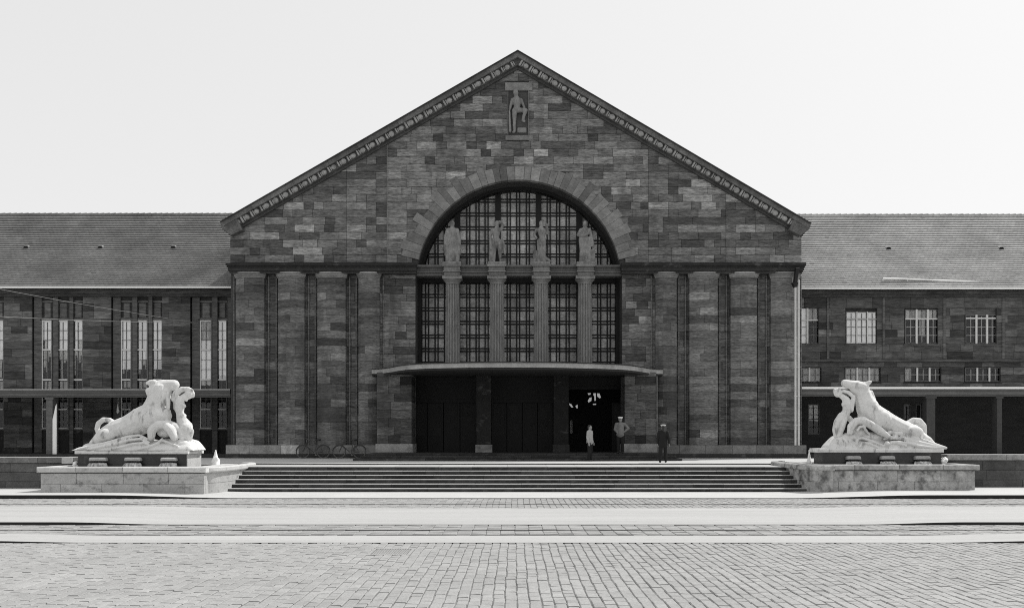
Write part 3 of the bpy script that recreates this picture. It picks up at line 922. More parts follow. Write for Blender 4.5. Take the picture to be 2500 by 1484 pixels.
# door screens between the pillars
YD = YF + 1.2
dx = [X(1003, YD), X(1163, YD), X(1200, YD), X(1350, YD), X(1390, YD), X(1527, YD)]
for a, b in ((0, 1), (2, 3), (4, 5)):
    n = 4
    for i in range(n):
        if a == 4 and i < 3: continue
        xa = dx[a] + (dx[b] - dx[a])*i/n + .02; xb = dx[a] + (dx[b] - dx[a])*(i+1)/n - .02
        d = MB()
        for q in ((xa, xa+.1, ZPF, 4.0), (xb-.1, xb, ZPF, 4.0), (xa+.1, xb-.1, ZPF, ZPF+.9), (xa+.1, xb-.1, 3.9, 4.0), (xa+.1, xb-.1, 2.9, 2.96)):
            d.box(q[0], q[1], YD, YD + .06, q[2], q[3])
        do = d.build('door', M['door'], hall)
        g_ = MB(); g_.box(xa + .1, xb - .1, YD + .02, YD + .035, ZPF + .9, 3.9); g_.build('door_pane', M['dark'], do)
for ua, ub, zh in ((1003, 1389, 4.02), (1389.2, 1527, 4.75)):
    mb = MB(); mb.box(X(ua, YD), X(ub, YD), YD - .05, YD + .1, zh, zh + .18); mb.box(X(ua, YD), X(ub, YD), YD + .0, YD + .06, zh + .18, 5.6); mb.build('door_head', M['door'], hall)
# panes given a glow to stand in for daylight through the open door
YI = YF + 6.55
litm = bpy.data.materials.new('daylight_glow'); litm.use_nodes = True
bb = litm.node_tree.nodes['Principled BSDF']; bb.inputs['Base Color'].default_value = (.5, .5, .5, 1); bb.inputs['Emission Color'].default_value = (1, 1, 1, 1); bb.inputs['Emission Strength'].default_value = .3
def lp(x, y): return (X(1367.6 + x*.15, YI), Z(922.3 + y*.15, YI))
fw = MB(); fw.slab([lp(100, 225), lp(690, 225), lp(690, 560), lp(100, 560)], YI + .02, YI + .1, 0); fo = fw.build('added_pane_backing', M['dark'], hall)
for poly in ([(148, 412), (185, 430), (212, 478), (188, 482), (152, 440)], [(250, 455), (282, 432), (286, 492), (262, 488)], [(448, 248), (498, 246), (492, 272), (460, 276)],
             [(450, 372), (478, 322), (512, 316), (508, 372), (462, 400)], [(540, 250), (580, 248), (580, 370), (558, 372), (556, 300), (542, 280)], [(600, 250), (640, 252), (664, 320), (640, 330), (604, 300)],
             [(532, 420), (586, 416), (584, 436), (536, 438)], [(160, 690), (200, 690), (200, 900), (160, 900)]):
    b = MB(); b.slab([lp(*p) for p in poly], YI, YI + .03, 0)
    b.build('added_pane', litm if poly[0][1] < 600 else M['old_glass'], fo)
# platform steps
for k, (u0, u1, yy) in enumerate(((861, 1666, 43.2), (880, 1652, 43.9), (893, 1640, 44.6))):
    h = (ZPF - ZT)/3
    root = MB(); xa, xb = X(u0, yy), X(u1, yy)
    root.box(xa, xb, yy + .03, YD + .0 if k == 2 else 44.7 + .3, ZT - .01, ZT + (k+1)*h - .004); ro = root.build('entrance_step', M['riser'], hall)
    x = xa
    while x < xb - .05:
        e = min(x + rnd.uniform(1.1, 2.0), xb)
        if xb - e < .5: e = xb
        b = MB(); b.slab([(x + .004, ZT + k*h), (e - .004, ZT + k*h), (e - .004, ZT + (k+1)*h), (x + .004, ZT + (k+1)*h)], yy - rnd.uniform(0, .008), yy + .7, .012, rnd.uniform(-.3, .5), back=True)
        b.build('entrance_step_block', M['riser'], ro); x = e
# canopy
prof = [(907, 899.5), (920, 899.5), (940, 897.5), (958, 894.6), (980, 890), (1010, 887.2), (1040, 885.7), (1100, 884), (1165, 883), (1264, 882.6), (1350, 883), (1432, 885), (1503, 887.6), (1539, 890), (1567, 894.5), (1585, 898), (1603, 899.8), (1619, 900)]
zc = 5.72
front = []
for u, v in prof:
    y = (zc - H)*F/(V0 - v); front.append((X(u, y), y))
def smooth_poly(p, it=2):
    for _ in range(it):
        q = [p[0]]
        for a, b in zip(p[:-1], p[1:]):
            q += [(.75*a[0] + .25*b[0], .75*a[1] + .25*b[1]), (.25*a[0] + .75*b[0], .25*a[1] + .75*b[1])]
        q.append(p[-1]); p = q
    return p
front = smooth_poly(front)
def offset_back(p, d): return [(x*(1 - d*.004), y + d) for x, y in p]
def canopy_layer(d, z0, z1, m, name, par, top=True):
    f = offset_back(front, d); poly = f + [(f[-1][0], YF + .02), (f[0][0], YF + .02)]
    mb = MB(); mb.plan(poly, z0, z1); return mb.build(name, m, par)
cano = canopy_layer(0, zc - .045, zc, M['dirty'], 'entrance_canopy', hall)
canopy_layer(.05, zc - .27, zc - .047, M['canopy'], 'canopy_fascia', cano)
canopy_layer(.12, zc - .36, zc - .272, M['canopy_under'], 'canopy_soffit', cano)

# drainpipes at the right corner of the hall
for u in (1940.5, 1948.5):
    x = X(u, YF - .8); mb = MB(); z1 = Z(706 if u < 1945 else 690, YF)
    mb.tube((x, YF - .9, ZPL), (x, YF - .9, z1), .058, n=10)
    for v in (760, 830, 900, 970, 1040): mb.tube((x, YF - .9, Z(v, YF)), (x, YF - .9, Z(v, YF) + .06), .075, n=10)
    mb.build('drainpipe', M['pipe'], hall, smooth=False)
mb = MB(); x = X(1940, YF - .8); mb.slab([(x - .16, Z(697, YF)), (x + .14, Z(697, YF)), (x + .06, Z(708, YF)), (x - .06, Z(708, YF))], YF - 1.0, YF - .7, .01); mb.slab([(x-.08, Z(697, YF)), (x + .08, Z(697, YF)), (x + .2, Z(662, YF)), (x + .02, Z(662, YF))], YF - 1.0, YF - .75, .01)
mb.build('rainwater_head', M['iron'], hall)
# lightning conductor on the gable
mb = MB(); x = X(945.5, YF); mb.tube((x, YF - .05, Z(622, YF)), (x, YF - .05, Z(352, YF)), .018, n=6); mb.build('lightning_conductor', M['column'], hall)

# ------------------------------------------------------------------ wings
YE = YW - .75                                     # eaves line
def wing_roof(parent, x0, x1, m, vents, vg=702.5, vr=525):
    ze = Z(vg - 3, YE); yr_, zr = YE + 7.4, None
    for _ in range(20): zr = Z(vr, yr_); yr_ = YE + (zr - ze)/math.tan(R(41))
    base = MB(); base.face([(x0, YE, ze - .04), (x1, YE, ze - .04), (x1, yr_, zr - .04), (x0, yr_, zr - .04)])
    base.face([(x0, yr_, zr - .04), (x1, yr_, zr - .04), (x1, 2*yr_ - YE, ze - .04), (x0, 2*yr_ - YE, ze - .04)])
    ro = base.build('roof', M['back'], parent)
    t = MB(); n = 38
    for k in range(n):
        f0, f1 = k/n, (k+1.25)/n
        ya, yb = YE - .06 + (yr_-YE)*f0, YE + (yr_-YE)*min(1, f1)
        za, zb = ze + (zr-ze)*f0 + .075, ze + (zr-ze)*min(1, f1) + .012
        rt = rnd.gauss(0, .035)
        x = x0 + (.125 if k % 2 else 0)
        while x < x1:
            w = .243; lift = rnd.uniform(-.002, .004)
            tn = rt + rnd.gauss(0, .04) - (.2 if rnd.random() < .006 else 0)
            t.face([(x, ya, za + lift), (x + w, ya, za + lift), (x + w, yb, zb + lift), (x, yb, zb + lift)], tn)
            t.face([(x, ya, za + lift - .08), (x + w, ya, za + lift - .08), (x + w, ya, za + lift), (x, ya, za + lift)], tn - .4)  # lip tone lowered to paint the shadow line of each course
            x += .25
    tag(t.build('roof_tiles', m, ro), kind='stuff')
    r = MB(); x = x0
    while x < x1:
        r.tube((x, yr_, zr + .02), (x + .38, yr_, zr + .05), .09, .1, 8, rnd.gauss(0, .1)); x += .38
    r.build('ridge_tiles', m, ro)
    gu = MB()
    gu.slab([(x0, ze - .12), (x1, ze - .12), (x1, ze - .02), (x0, ze - .02)], YE - .22, YE - .1, .01)
    gu.build('gutter', M['zinc'], ro)
    for u in vents:
        f = (702 - 606)/(702.0 - 525)
        y = YE + (yr_-YE)*.50; zz = ze + (zr-ze)*.50; x = X(u, y)
        vt = MB(); vt.mesh_part([(x-.22, y-.1, zz-.02), (x+.22, y-.1, zz-.02), (x+.1, y-.08, zz+.17), (x-.1, y-.08, zz+.17), (x-.3, y+.5, zz+.3), (x+.3, y+.5, zz+.3), (x+.1, y+.5, zz+.34), (x-.1, y+.5, zz+.34)],
            [(0, 1, 2, 3), (0, 3, 7, 4), (1, 5, 6, 2), (3, 2, 6, 7)]); vo = vt.build('roof_vent', m, ro)
        d = MB(); d.slab([(x-.18, zz-.02), (x+.18, zz-.02), (x+.07, zz+.14), (x-.07, zz+.14)], y-.115, y-.1, 0); d.build('vent_opening', M['iron'], vo)
    return ro, ze

def course_blocks(parent, spans, z0, z1, y, m, ch, name='stone_block', c=.008, sd=.2, lens=(.7, .95, 1.1, 1.3), y1=None, off=0.0):
    z = z0
    while z < z1 - .03:
        t = min(z + ch, z1)
        if z1 - t < .12: t = z1
        for s0, s1 in spans:
            x = s0 - rnd.choice([0, .35, .5])
            while x < s1 - .01:
                l = rnd.choice(lens); xa, xb = max(x, s0), min(x + l, s1)
                if s1 - xb < .22: xb = s1
                x = xb if xb == s1 else x + l
                if xb - xa < .06: continue
                b = MB(); b.slab([(xa+.004, z+.004), (xb-.004, z+.004), (xb-.004, t-.004), (xa+.004, t-.004)], y - rnd.uniform(0, .018), (y + .06) if y1 is None else y1, c, stone_tone(sd) + off, back=y1 is not None)
                b.build(name, m, parent)
        z = t

def window_light(parent, x0, x1, zb, zt, y, cols, rows, transoms, curt, fm, mm, lw=.075, seed=0, side='both', mirror=None):
    """one casement light: frame, panes and the pale sheets behind them; rows = z of the small bars"""
    w = MB()
    w.box(x0, x0 + lw, y - .05, y + .04, zb, zt); w.box(x1 - lw, x1, y - .05, y + .04, zb, zt, 0, 1 if side == 'left' else 0)
    w.box(x0 + lw, x1 - lw, y - .05, y + .04, zb, zb + lw); w.box(x0 + lw, x1 - lw, y - .05, y + .04, zt - lw, zt)
    for z in transoms: w.box(x0 + lw, x1 - lw, y - .07, y + .04, z - lw*.7, z + lw*.7)
    wo_ = w.build('window', [fm, mm], parent)
    bars = MB()
    ifx = [x0 + lw + (x1 - x0 - 2*lw)*i/cols for i in range(1, cols)]
    lim = sorted([zb + lw, zt - lw] + [t for t in transoms])
    for a, b in zip(lim[:-1], lim[1:]):
        for x in ifx: bars.box(x - .018, x + .018, y - .03, y + .02, a + .055, b - .055)
    segs = []
    zl = sorted(lim + list(rows))
    for z in rows: bars.box(x0 + lw, x1 - lw, y - .027, y + .017, z - .016, z + .016)
    if bars.f: bars.build('glazing_bar', mm, wo_)
    xx = [x0 + lw] + ifx + [x1 - lw]
    me = None
    for a, b in zip(zl[:-1], zl[1:]):
        for p, q in zip(xx[:-1], xx[1:]):
            g_ = MB(); g_.face([(p, y, a), (q, y, a), (q, y, b), (p, y, b)]); g_.build('window_pane', M['glass_mirror'] if mirror and mirror(p, a) else M['glass'], wo_)
    for (c0, c1, z0, z1, mt) in curt:
        cm = MB(); n = 14
        xa, xb = x0 + (x1-x0)*c0, x0 + (x1-x0)*c1
        wv = [(xa + (xb-xa)*i/n, y + .06 + .018*math.sin(i*2.1 + seed) + rnd.uniform(-.005, .005)) for i in range(n + 1)]
        hem = [rnd.uniform(-.05, .05) for _ in range(n + 1)]
        for i in range(n):
            cm.face([(wv[i][0], wv[i][1], z0 + hem[i]), (wv[i+1][0], wv[i+1][1], z0 + hem[i+1]), (wv[i+1][0], wv[i+1][1], z1), (wv[i][0], wv[i][1], z1)])
        cm.build('curtain_reflection', M[mt], wo_)
    return wo_

# ---- left wing: tall triple windows between stone piers
lw_ = empty('station_wing', (X(283, YW), YW, ZT), 'long low station wing with tall triple windows, left of the gabled hall', 'station wing', 'low wings beside the station hall')
XA = -42.0
zt_w = Z(724, YW)
# walls at the back of the bays (a hole behind each window is dark room)
mb = MB(); mb.box(XA, XLW - .02, YW + 1.6, YW + 1.8, ZT, Z(700, YW)); mb.box(XA, XLW - .02, YW + .4, YW + 14, ZT - .02, ZT + .02); mb.build('wall', M['dark'], lw_)
mb = MB()
for k, (v0, v1, p, tn) in enumerate(((703.5, 708, .55, -.3), (708, 720, .16, -.1), (720, 724.5, .24, -.4))):
    mb.slab([(XA, Z(v1, YW)), (XLW - .03, Z(v1, YW)), (XLW - .03, Z(v0, YW) - .003), (XA, Z(v0, YW) - .003)], YW - p, YW + 1.6, .01, tn, back=True)
mb.build('cornice', M['sand_wing'], lw_)
PITCH = 193.3
for k in range(-2, 4):
    o = (k - 1)*PITCH
    # pier to the left of the bay: u 10..78 for bay 1
    s0, s1 = X(9 + o, YW), X(78 + o, YW)
    pr = MB(); pr.box(s0 + .02, s1 - .02, YW + .05, YW + 1.5, ZT, zt_w); po = pr.build('pier', M['back'], lw_)
    course_blocks(po, [(s0, s1)], ZT + .5, zt_w, YW, M['sand_wing'], .445, 'pier_block', lens=(.75, .95, 1.15, 1.6))
    b = MB(); b.box(s0 - .03, s1 + .03, YW - .06, YW + .3, ZT, ZT + .5); b.build('pier_base', M['dirty'], po)
    # slim pilaster beside the windows
    for u0, u1, yy in ((80.5, 99, YW + .12), (205.5, 209, YW + .06)):
        b = MB(); b.box(X(u0 + o, YW), X(u1 + o, YW), yy, YW + 1.4, ZT, zt_w, 0); b.build('pilaster', M['sand_wing'], lw_)
    if k >= 3:
        lights = [(488.7 - 489.3 + 102.6, 130.3), (144.0, 168.5)]
        lights = [(102.3, 131.0), (143.5, 168.3)]
    else: lights = [(103, 128.8), (140.2, 168.4), (177.4, 204.6)]
    ends = [99] + [x for l in lights for x in l] + [205.5]
    for j in range(1, len(lights)):
        a, b = lights[j-1][1], lights[j][0]
        q = MB(); q.box(X(a + o, YW), X(b + o, YW), YW + .05, YW + .9, ZT, zt_w, .1); q.build('stone_mullion', M['sand_wing'], lw_)
    if k >= 3:
        q = MB(); q.box(X(lights[-1][1] + o, YW), X(205.5 + o, YW), YW + .05, YW + .9, ZT, zt_w); q.build('stone_mullion', M['sand_wing'], lw_)
    for j, (a, b) in enumerate(lights):
        xa, xb = X(a + o, YW + .2), X(b + o, YW + .2)
        q = MB(); q.box(xa - .1, xb + .1, YW + .25, YW + .4, Z(781, YW), zt_w, -.5); q.box(xa, xb, YW + .19, YW + .26, Z(777.9, YW), Z(775, YW), .4); q.box(xa, xb, YW + .19, YW + .26, Z(737, YW), Z(733, YW), .4); q.slab([(xa + .12, Z(774, YW)), (xb - .12, Z(774, YW)), (xb - .12, Z(738, YW)), (xa + .12, Z(738, YW))], YW + .20, YW + .26, .03, .35)
        q.box(xa - .08, xb + .08, YW + .12, YW + .25, Z(781, YW), Z(778, YW), .5); q.build('spandrel_panel', M['sand_wing'], lw_)
        q = MB(); q.box(xa - .1, xb + .1, YW + .2, YW + .4, ZT, Z(1047, YW), -.2); q.build('apron_panel', M['dirty'], lw_)
        q = MB(); q.box(xa - .05, xb + .05, YW + .1, YW + .2, Z(1049, YW), Z(1045, YW)); q.build('window_sill', M['coping'], lw_)
        tz = [Z(v, YW + .2) for v in (854, 927, 999)]
        rz = [Z(v, YW + .2) for v in (807, 830.5, 878, 902, 951, 975, 1014.5, 1030)]
        zb, zt2 = Z(1046, YW + .2), Z(782, YW + .2)
        cu = []
        if (k, j) == (3, 0): cu = [(.05, .97, Z(853, YW), zt2, 'curtain_reflection_dim'), (.05, .97, Z(940, YW), Z(856, YW), 'curtain_reflection')]
        elif k == 3: cu = [(.03, .98, Z(915, YW), zt2, 'curtain_reflection')]
        else:
            c = .16 if j != 1 else .1
            cu = [(c + .05, .99, Z(rnd.uniform(850, 868), YW), zt2, 'curtain_reflection')]
            x = .12
            while x < .95:
                ww = rnd.uniform(.1, .24); cu.append((x, min(.98, x + ww), Z(rnd.uniform(868, 922), YW), Z(856, YW), rnd.choice(['curtain_reflection', 'curtain_reflection', 'curtain_reflection_dim']))); x += ww + rnd.choice([0, .02, .1])
            if (k, j) == (2, 1): cu[0] = (.1, .99, Z(854, YW), zt2, 'curtain_reflection_dim')
            if (k, j) == (2, 2): cu[0] = (.1, .42, Z(852, YW), zt2, 'curtain_reflection'); cu.append((.55, .99, Z(852, YW), zt2, 'curtain_reflection'))
            if rnd.random() < .6: cu.append((.2, .9, Z(rnd.uniform(945, 950), YW), Z(930, YW), 'curtain_reflection_dim'))
        window_light(lw_, xa, xb, zb, zt2, YW + .19, 2, rz, tz, cu, M['frame'], M['frame_dark'], lw=.06, seed=k*3 + j, side='left', mirror=lambda x, z, k=k, j=j: z > Z(904 if k != 1 else 856, YW) - .02 + rnd.uniform(-.25, .25) and (k, j) != (3, 0) or (k == 3 and Z(944, YW) < z < Z(850, YW)))
rl, ze_l = wing_roof(lw_, XA, XLW - .01, M['tile'], (65, 246, 424, -120))

# ---- right wing: office windows
rw_ = empty('station_wing', (X(2230, YW), YW, ZT), 'low station wing with small white framed office windows, right of the gabled hall', 'station wing', 'low wings beside the station hall')
XB = 42.0
mb = MB(); mb.box(XRW + .02, XB, YW + 1.6, YW + 1.8, ZT, Z(704, YW)); mb.build('wall', M['dark'], rw_)
mb = MB()
for v0, v1, p, tn in ((706.5, 711, .5, -.3), (711, 721, .14, .0), (721, 726, .22, -.3)):
    mb.slab([(XRW + .03, Z(v1, YW)), (XB, Z(v1, YW)), (XB, Z(v0, YW) - .003), (XRW + .03, Z(v0, YW) - .003)], YW - p, YW + 1.6, .01, tn, back=True)
mb.build('cornice', M['sand_wing'], rw_)
WU = [(1912, 1998), (2064, 2141), (2208, 2290), (2355, 2433), (2502, 2580), (2649, 2727)]
WL = [(1914, 2005), (2062, 2150), (2207, 2298), (2354, 2443), (2501, 2590), (2648, 2737)]
def spans_between(ws, x0, x1):
    out = []; p = x0
    for a, b in ws:
        a, b = X(a, YW), X(b, YW)
        if a > p + .02: out.append((p, a))
        p = max(p, b)
    if p < x1: out.append((p, x1))
    return out
XRR = XRW + .03
full = [(XRR, X(2760, YW))]
sp_u = spans_between(WU, XRR, X(2760, YW)); sp_l = spans_between(WL, XRR, X(2760, YW))
zz = lambda v: Z(v, YW)
for s, a, b in ((full, 752, 726), (sp_u, 840, 752), (full, 877, 840), (full, 896, 884), (sp_l, 933, 896), (full, 946, 933)):
    n = max(1, round((zz(b) - zz(a))/.45))
    course_blocks(rw_, s, zz(a), zz(b), YW, M['sand_wing'], (zz(b) - zz(a))/n, lens=(.75, 1.0, 1.2, 1.5))
bk = MB()
for s, a, b in ((full, 752, 726), (sp_u, 840, 752), (full, 896, 840), (sp_l, 933, 896), (full, 950, 933)):
    for x0, x1 in s: bk.box(x0, x1, YW + .055, YW + 1.5, zz(a) + .001, zz(b))
bk.build('wall_core', M['back'], rw_)
b = MB(); b.slab([(XRR, zz(884)), (XB, zz(884)), (XB, zz(877)), (XRR, zz(877))], YW - .14, YW + .1, .02, -.2, back=True); b.build('string_course', M['sand_wing'], rw_)
for u in (2018, 2154, 2302, 2446):
    p = MB(); p.box(X(u, YW), X(u + 6, YW), YW - .05, YW + .02, zz(876), zz(727), .15); p.build('pilaster', M['sand_wing'], rw_)
for i, (a, b) in enumerate(WU):
    xa, xb = X(a, YW + .2), X(b, YW + .2)
    zb, zt2 = Z(839.5, YW + .2), Z((752, 761.5, 756, 769, 758, 762)[i], YW + .2)
    q = MB(); q.box(X(a, YW) - .02, X(b, YW) + .02, YW + .13, YW + 1.4, zt2, zz(751.5)); q.build('window_lintel', M['dirty'] if i != 3 else M['sand_wing'], rw_)
    q = MB(); q.box(X(a, YW) - .04, X(b, YW) + .04, YW - .06, YW + .3, zz(843), zz(839.8)); q.build('window_sill', M['sand_wing'], rw_)
    tr_ = Z((782, 779.5, 779, 777.5, 779, 779)[i], YW + .2)
    w3 = (xb - xa)/3
    for j in range(3):
        l0, l1 = xa + w3*j, xa + w3*(j+1)
        rows = [Z(799, YW + .2), Z(819, YW + .2)]
        if i == 0: cu = [(.0, 1, zb, zt2, 'curtain_reflection')] if j < 2 else [(0, 1, tr_, zt2, 'curtain_reflection_dim')]
        elif i == 1: cu = [(.0, 1, zb, zt2, 'curtain_reflection')]
        elif i == 2: cu = [(rnd.uniform(0, .1), .45, tr_, zt2, 'curtain_reflection'), (.6, .95, tr_ , zt2, 'curtain_reflection_dim')] + ([(.3, .8, Z(820, YW), tr_, 'curtain_reflection_dim')] if j == 1 else [])
        else: cu = []
        wf = M['frame'] if i != 1 else M['curtain_reflection']
        window_light(rw_, l0, l1, zb, zt2, YW + .13, 2, rows, [], cu, M['frame_dark'], M['frame_mid'] if i >= 2 else M['frame_dark'], lw=.035, seed=i*3 + j, mirror=lambda x, z, i=i, j=j: i == 1 or (i == 0 and (j < 2 or z > tr_ - .1)) or (i == 2 and z > tr_ - .1 and rnd.random() < .7))
        if j: q = MB(); q.box(l0 - (.055 if i != 1 else .03), l0 + (.055 if i != 1 else .03), YW + .05, YW + .14, zb, zt2); q.build('window_mullion', M['frame'], rw_)
    q = MB(); q.box(xa, xb, YW + .06, YW + .14, tr_ - .04, tr_ + .04); q.build('window_transom', M['frame'] if i != 1 else M['frame_mid'], rw_)
for i, (a, b) in enumerate(WL):
    xa, xb = X(a, YW + .2), X(b, YW + .2)
    zb, zt2 = Z(931.5, YW + .2), Z(897.5, YW + .2)
    w3 = (xb - xa)/3
    q = MB(); q.box(X(a, YW) - .04, X(b, YW) + .04, YW - .05, YW + .3, zz(935.5), zz(932.6)); q.build('window_sill', M['dirty'], rw_)
    for j in range(3):
        l0, l1 = xa + w3*j, xa + w3*(j+1)
        cu = {0: [(0, 1, zb, zt2, 'curtain_reflection_dim')], 1: [(0, 1, zb, zt2, 'curtain_reflection_dim')]}.get(i, [(0, .6, zb, zt2, 'curtain_reflection_dim')] if (i == 2 and j == 0) else [])
        window_light(rw_, l0, l1, zb, zt2, YW + .16, 2, [(zb + zt2)/2], [], cu, M['frame_dark'], M['frame_dark'] if i < 2 else M['frame_mid'], lw=.035, seed=i*5 + j)
        if j: q = MB(); q.box(l0 - .05, l0 + .05, YW + .08, YW + .17, zb, zt2); q.build('window_mullion', M['frame'], rw_)
# ground floor under the walkway: dark recessed wall with two glazed doors
mb = MB()
YG_ = YW + 1.2
holes = [(X(1973, YG_), X(2002, YG_)), (X(2206, YG_), X(2224, YG_)), (X(2236, YG_), X(2250, YG_))]
p = XRR
for a, b in holes:
    mb.box(p, a, YG_, YG_ + .3, ZT, zz(946)); mb.box(a, b, YG_, YG_ + .3, Z(985, YG_), zz(946)); mb.box(a, b, YG_, YG_ + .3, ZT, Z(1060, YG_)); p = b
mb.box(p, XB, YG_, YG_ + .3, ZT, zz(946))
mb.build('ground_floor_wall', M['arcade_dark'], rw_)
for n_, (a, b) in enumerate(holes):
    zb, zt2 = Z(1060, YG_), Z(986, YG_)
    window_light(rw_, a, b, zb, zt2, YG_ + .1, 2, [Z(v, YG_) for v in (995, 1012, 1023, 1042)], [], [(.1, .9, Z(1027, YG_), zt2, 'curtain_reflection')] if n_ == 0 else [(.1, .6, Z(1022, YG_), Z(990, YG_), 'arcade_dim' if False else 'frame_dark')], M['frame_dark'], M['iron'], lw=.06)
rr_, ze_r = wing_roof(rw_, XRW + .01, XB, M['tile2'], (2168, 2443), 705, 527)
# pale rail added to stand for a light streak reflected on the right roof
mb = MB()
for k in range(14):
    ua, ub = 2150 + k*30, 2180 + k*30
    f = lambda u: 679 + (u - 2150)*.040
    ya = YE + .75
    mb.tube((X(ua, ya), ya - .35, Z(f(ua), ya - .35)), (X(ub, ya), ya - .35, Z(f(ub), ya - .35)), .05 if k < 9 else .03, n=6)
    if k % 2 == 0: mb.tube((X(ua, ya), ya - .35, Z(f(ua), ya - .35)), (X(ua, ya), ya - .3, Z(f(ua) + 12, ya - .3)), .02, n=5)
mb.build('streak_rail', M['zinc'], rr_)

# ------------------------------------------------------------------ covered walkways
def walkway(x0, x1, zt_, zb_, y, labels, pillars, flash, step):
    w = empty('covered_walkway', ((x0 + x1)/2, y, ZT), labels, 'covered walkway', 'covered walkways along the wings')
    f = MB(); f.box(x0, x1, y, y + .35, zb_ + .1, zt_ - .04); f.box(x0, x1, y + .05, y + .4, zb_, zb_ + .098, -.25); f.box(x0, x1, y - .05, y + .3, zt_ - .22, zt_ - .042 - .07*(flash == 'zinc'), -.3)
    f.build('fascia', M['arcade'], w)
    r = MB(); r.box(x0, x1, y - .08, YW - .08, zt_ - .038 - .07*(flash == 'zinc'), zt_ + .0); r.build('roof', M[flash], w)
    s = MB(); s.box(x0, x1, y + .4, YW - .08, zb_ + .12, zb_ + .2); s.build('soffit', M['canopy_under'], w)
    fl = MB(); fl.box(x0, x1, y - .35, YW - .07, ZT - .01, ZT + .2); fl.build('floor_kerb', M['dirty'], w)
    for (u0, u1, d, mt) in pillars:
        p = MB(); p.box(X(u0, y + .05), X(u1, y + .05), y + .04, y + .04 + d, ZT + .2, zb_ - .12)
        p.box(X(u0, y + .05) - .06, X(u1, y + .05) + .06, y - .0, y + .1 + d, zb_ - .118, zb_ - .004)
        p.build('pillar', M[mt], w)
    return w
YA = YF + .12
walkway(XA, XLW - .03, Z(950, YA), Z(969.5, YA), YA, 'flat roofed stone walkway in front of the tall triple windows', ((113, 128.5, .5, 'arcade'), (-273, -257, .5, 'arcade')), 'pipe', 0)
walkway(XRW + .03, XB, Z(944.5, YA), Z(967, YA), YA, 'flat roofed walkway with bright roof edge below the small office windows', ((2262, 2283, .5, 'back'), (2434, 2446, .5, 'back'), (2600, 2620, .5, 'back'), (2764, 2784, .5, 'back')), 'zinc', 0)
mb = MB(); yb = YA - .12  # board made up for the bright sliver beside the pillar
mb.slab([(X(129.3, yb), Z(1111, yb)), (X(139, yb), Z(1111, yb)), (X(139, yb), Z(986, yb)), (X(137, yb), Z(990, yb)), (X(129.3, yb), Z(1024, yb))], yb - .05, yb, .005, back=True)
tag(mb.build('bright_sliver_board', M['white_paint']), 'made-up white board standing for the bright sliver beside the walkway pillar', 'board')
mb = MB(); yb = YW - .35  # pointed piece made up for a second bright sliver
mb.slab([(X(286.3, yb), Z(1006, yb)), (X(289, yb), Z(1010, yb)), (X(292.5, yb), Z(1006, yb)), (X(289.6, yb), Z(983, yb))], yb - .12, yb, .01, back=True)
mb.tube((X(289.5, yb), yb - .06, Z(983, yb)), (X(289.5, yb), yb - .06, Z(966, yb)), .012, n=5)
tag(mb.build('made_up_pointed_piece', M['white_paint']), 'made-up white pointed piece hanging below the walkway roof', 'pointed_piece')

# overhead wires over the left wing
for k, (ua, va, ub, vb, lab) in enumerate(((-60, 769.5, 483.5, 789, 'lower of two pale overhead wires crossing the left wing, nearly level'), (-60, 694.5, 483, 788.6, 'upper of two pale overhead wires crossing the left wing, steeply sloping'))):
    mb = MB(); n = 10; prev = None
    for i in range(n + 1):
        t = i/n; y = 40 + (YW - .05 - 40)*t; u = ua + (ub - ua)*t; v = va + (vb - va)*t + 3.0*math.sin(math.pi*t)
        p = (X(u, y), y, Z(v, y))
        if prev: mb.tube(prev, p, .010, n=5)
        prev = p
    tag(mb.build('overhead_wire', M['cable']), lab, 'wire', 'overhead wires at the left wing')

# ------------------------------------------------------------------ parapet walls beside the fountains
def parapet(x0, x1, y, ztop_, label, endx):
    w = empty('parapet_wall', ((x0 + x1)/2, y, 0.1), label, 'wall', 'parapet walls of the terrace')
    c = MB(); c.box(x0, x1, y + .05, y + .5, .02, ztop_ - .22); c.build('wall_core', M['back'], w)
    x = x0
    for r_ in range(3):
        z0, z1 = .02 + (ztop_ - .24)*r_/3, .02 + (ztop_ - .24)*(r_+1)/3
        x = x0
        while x < x1 - .02:
            l = rnd.uniform(1.0, 2.0); e = min(x + l, x1)
            if x1 - e < .4: e = x1
            b = MB(); b.slab([(x+.004, z0+.004), (e-.004, z0+.004), (e-.004, z1-.004), (x+.004, z1-.004)], y - rnd.uniform(0, .03), y + .06, .012, rnd.uniform(-.35, .35))
            if abs(x) < 24: b.build('wall_block', M['parapet'], w)
            else: b.build('wall_block', M['parapet'], w)
            x = e
    x = x0
    while x < x1 - .02:
        e = min(x + rnd.uniform(1.6, 2.4), x1)
        if x1 - e < .5: e = x1
        b = MB(); b.slab([(x+.004, ztop_-.22), (e-.004, ztop_-.22), (e-.004, ztop_), (x+.004, ztop_)], y - .09, y + .55, .015, rnd.uniform(-.35, .35), mi=0)
        b.box(x+.02, e-.02, y - .075, y + .54, ztop_ + .001, ztop_ + .012, 0, 1)
        b.build('coping_stone', [M['coping'], M['tread']], w); x = e
    if endx:
        b = MB(); b.box(endx[0], endx[1], y - .11, y + .58, ztop_ - .24, ztop_ + .015); b.build('end_stone', M['rim'], w)
    return w
YPL, YPR = 35.6, 36.4
parapet(-30, X(182, YPL), YPL, Z(1116, YPL), 'dark stained terrace wall at the left edge beside the pale fountain basin', (X(154, YPL), X(181, YPL)))
parapet(X(2310, YPR), 30, YPR, Z(1109.5, YPR), 'dark stained terrace wall at the right edge behind the mottled fountain basin', None)

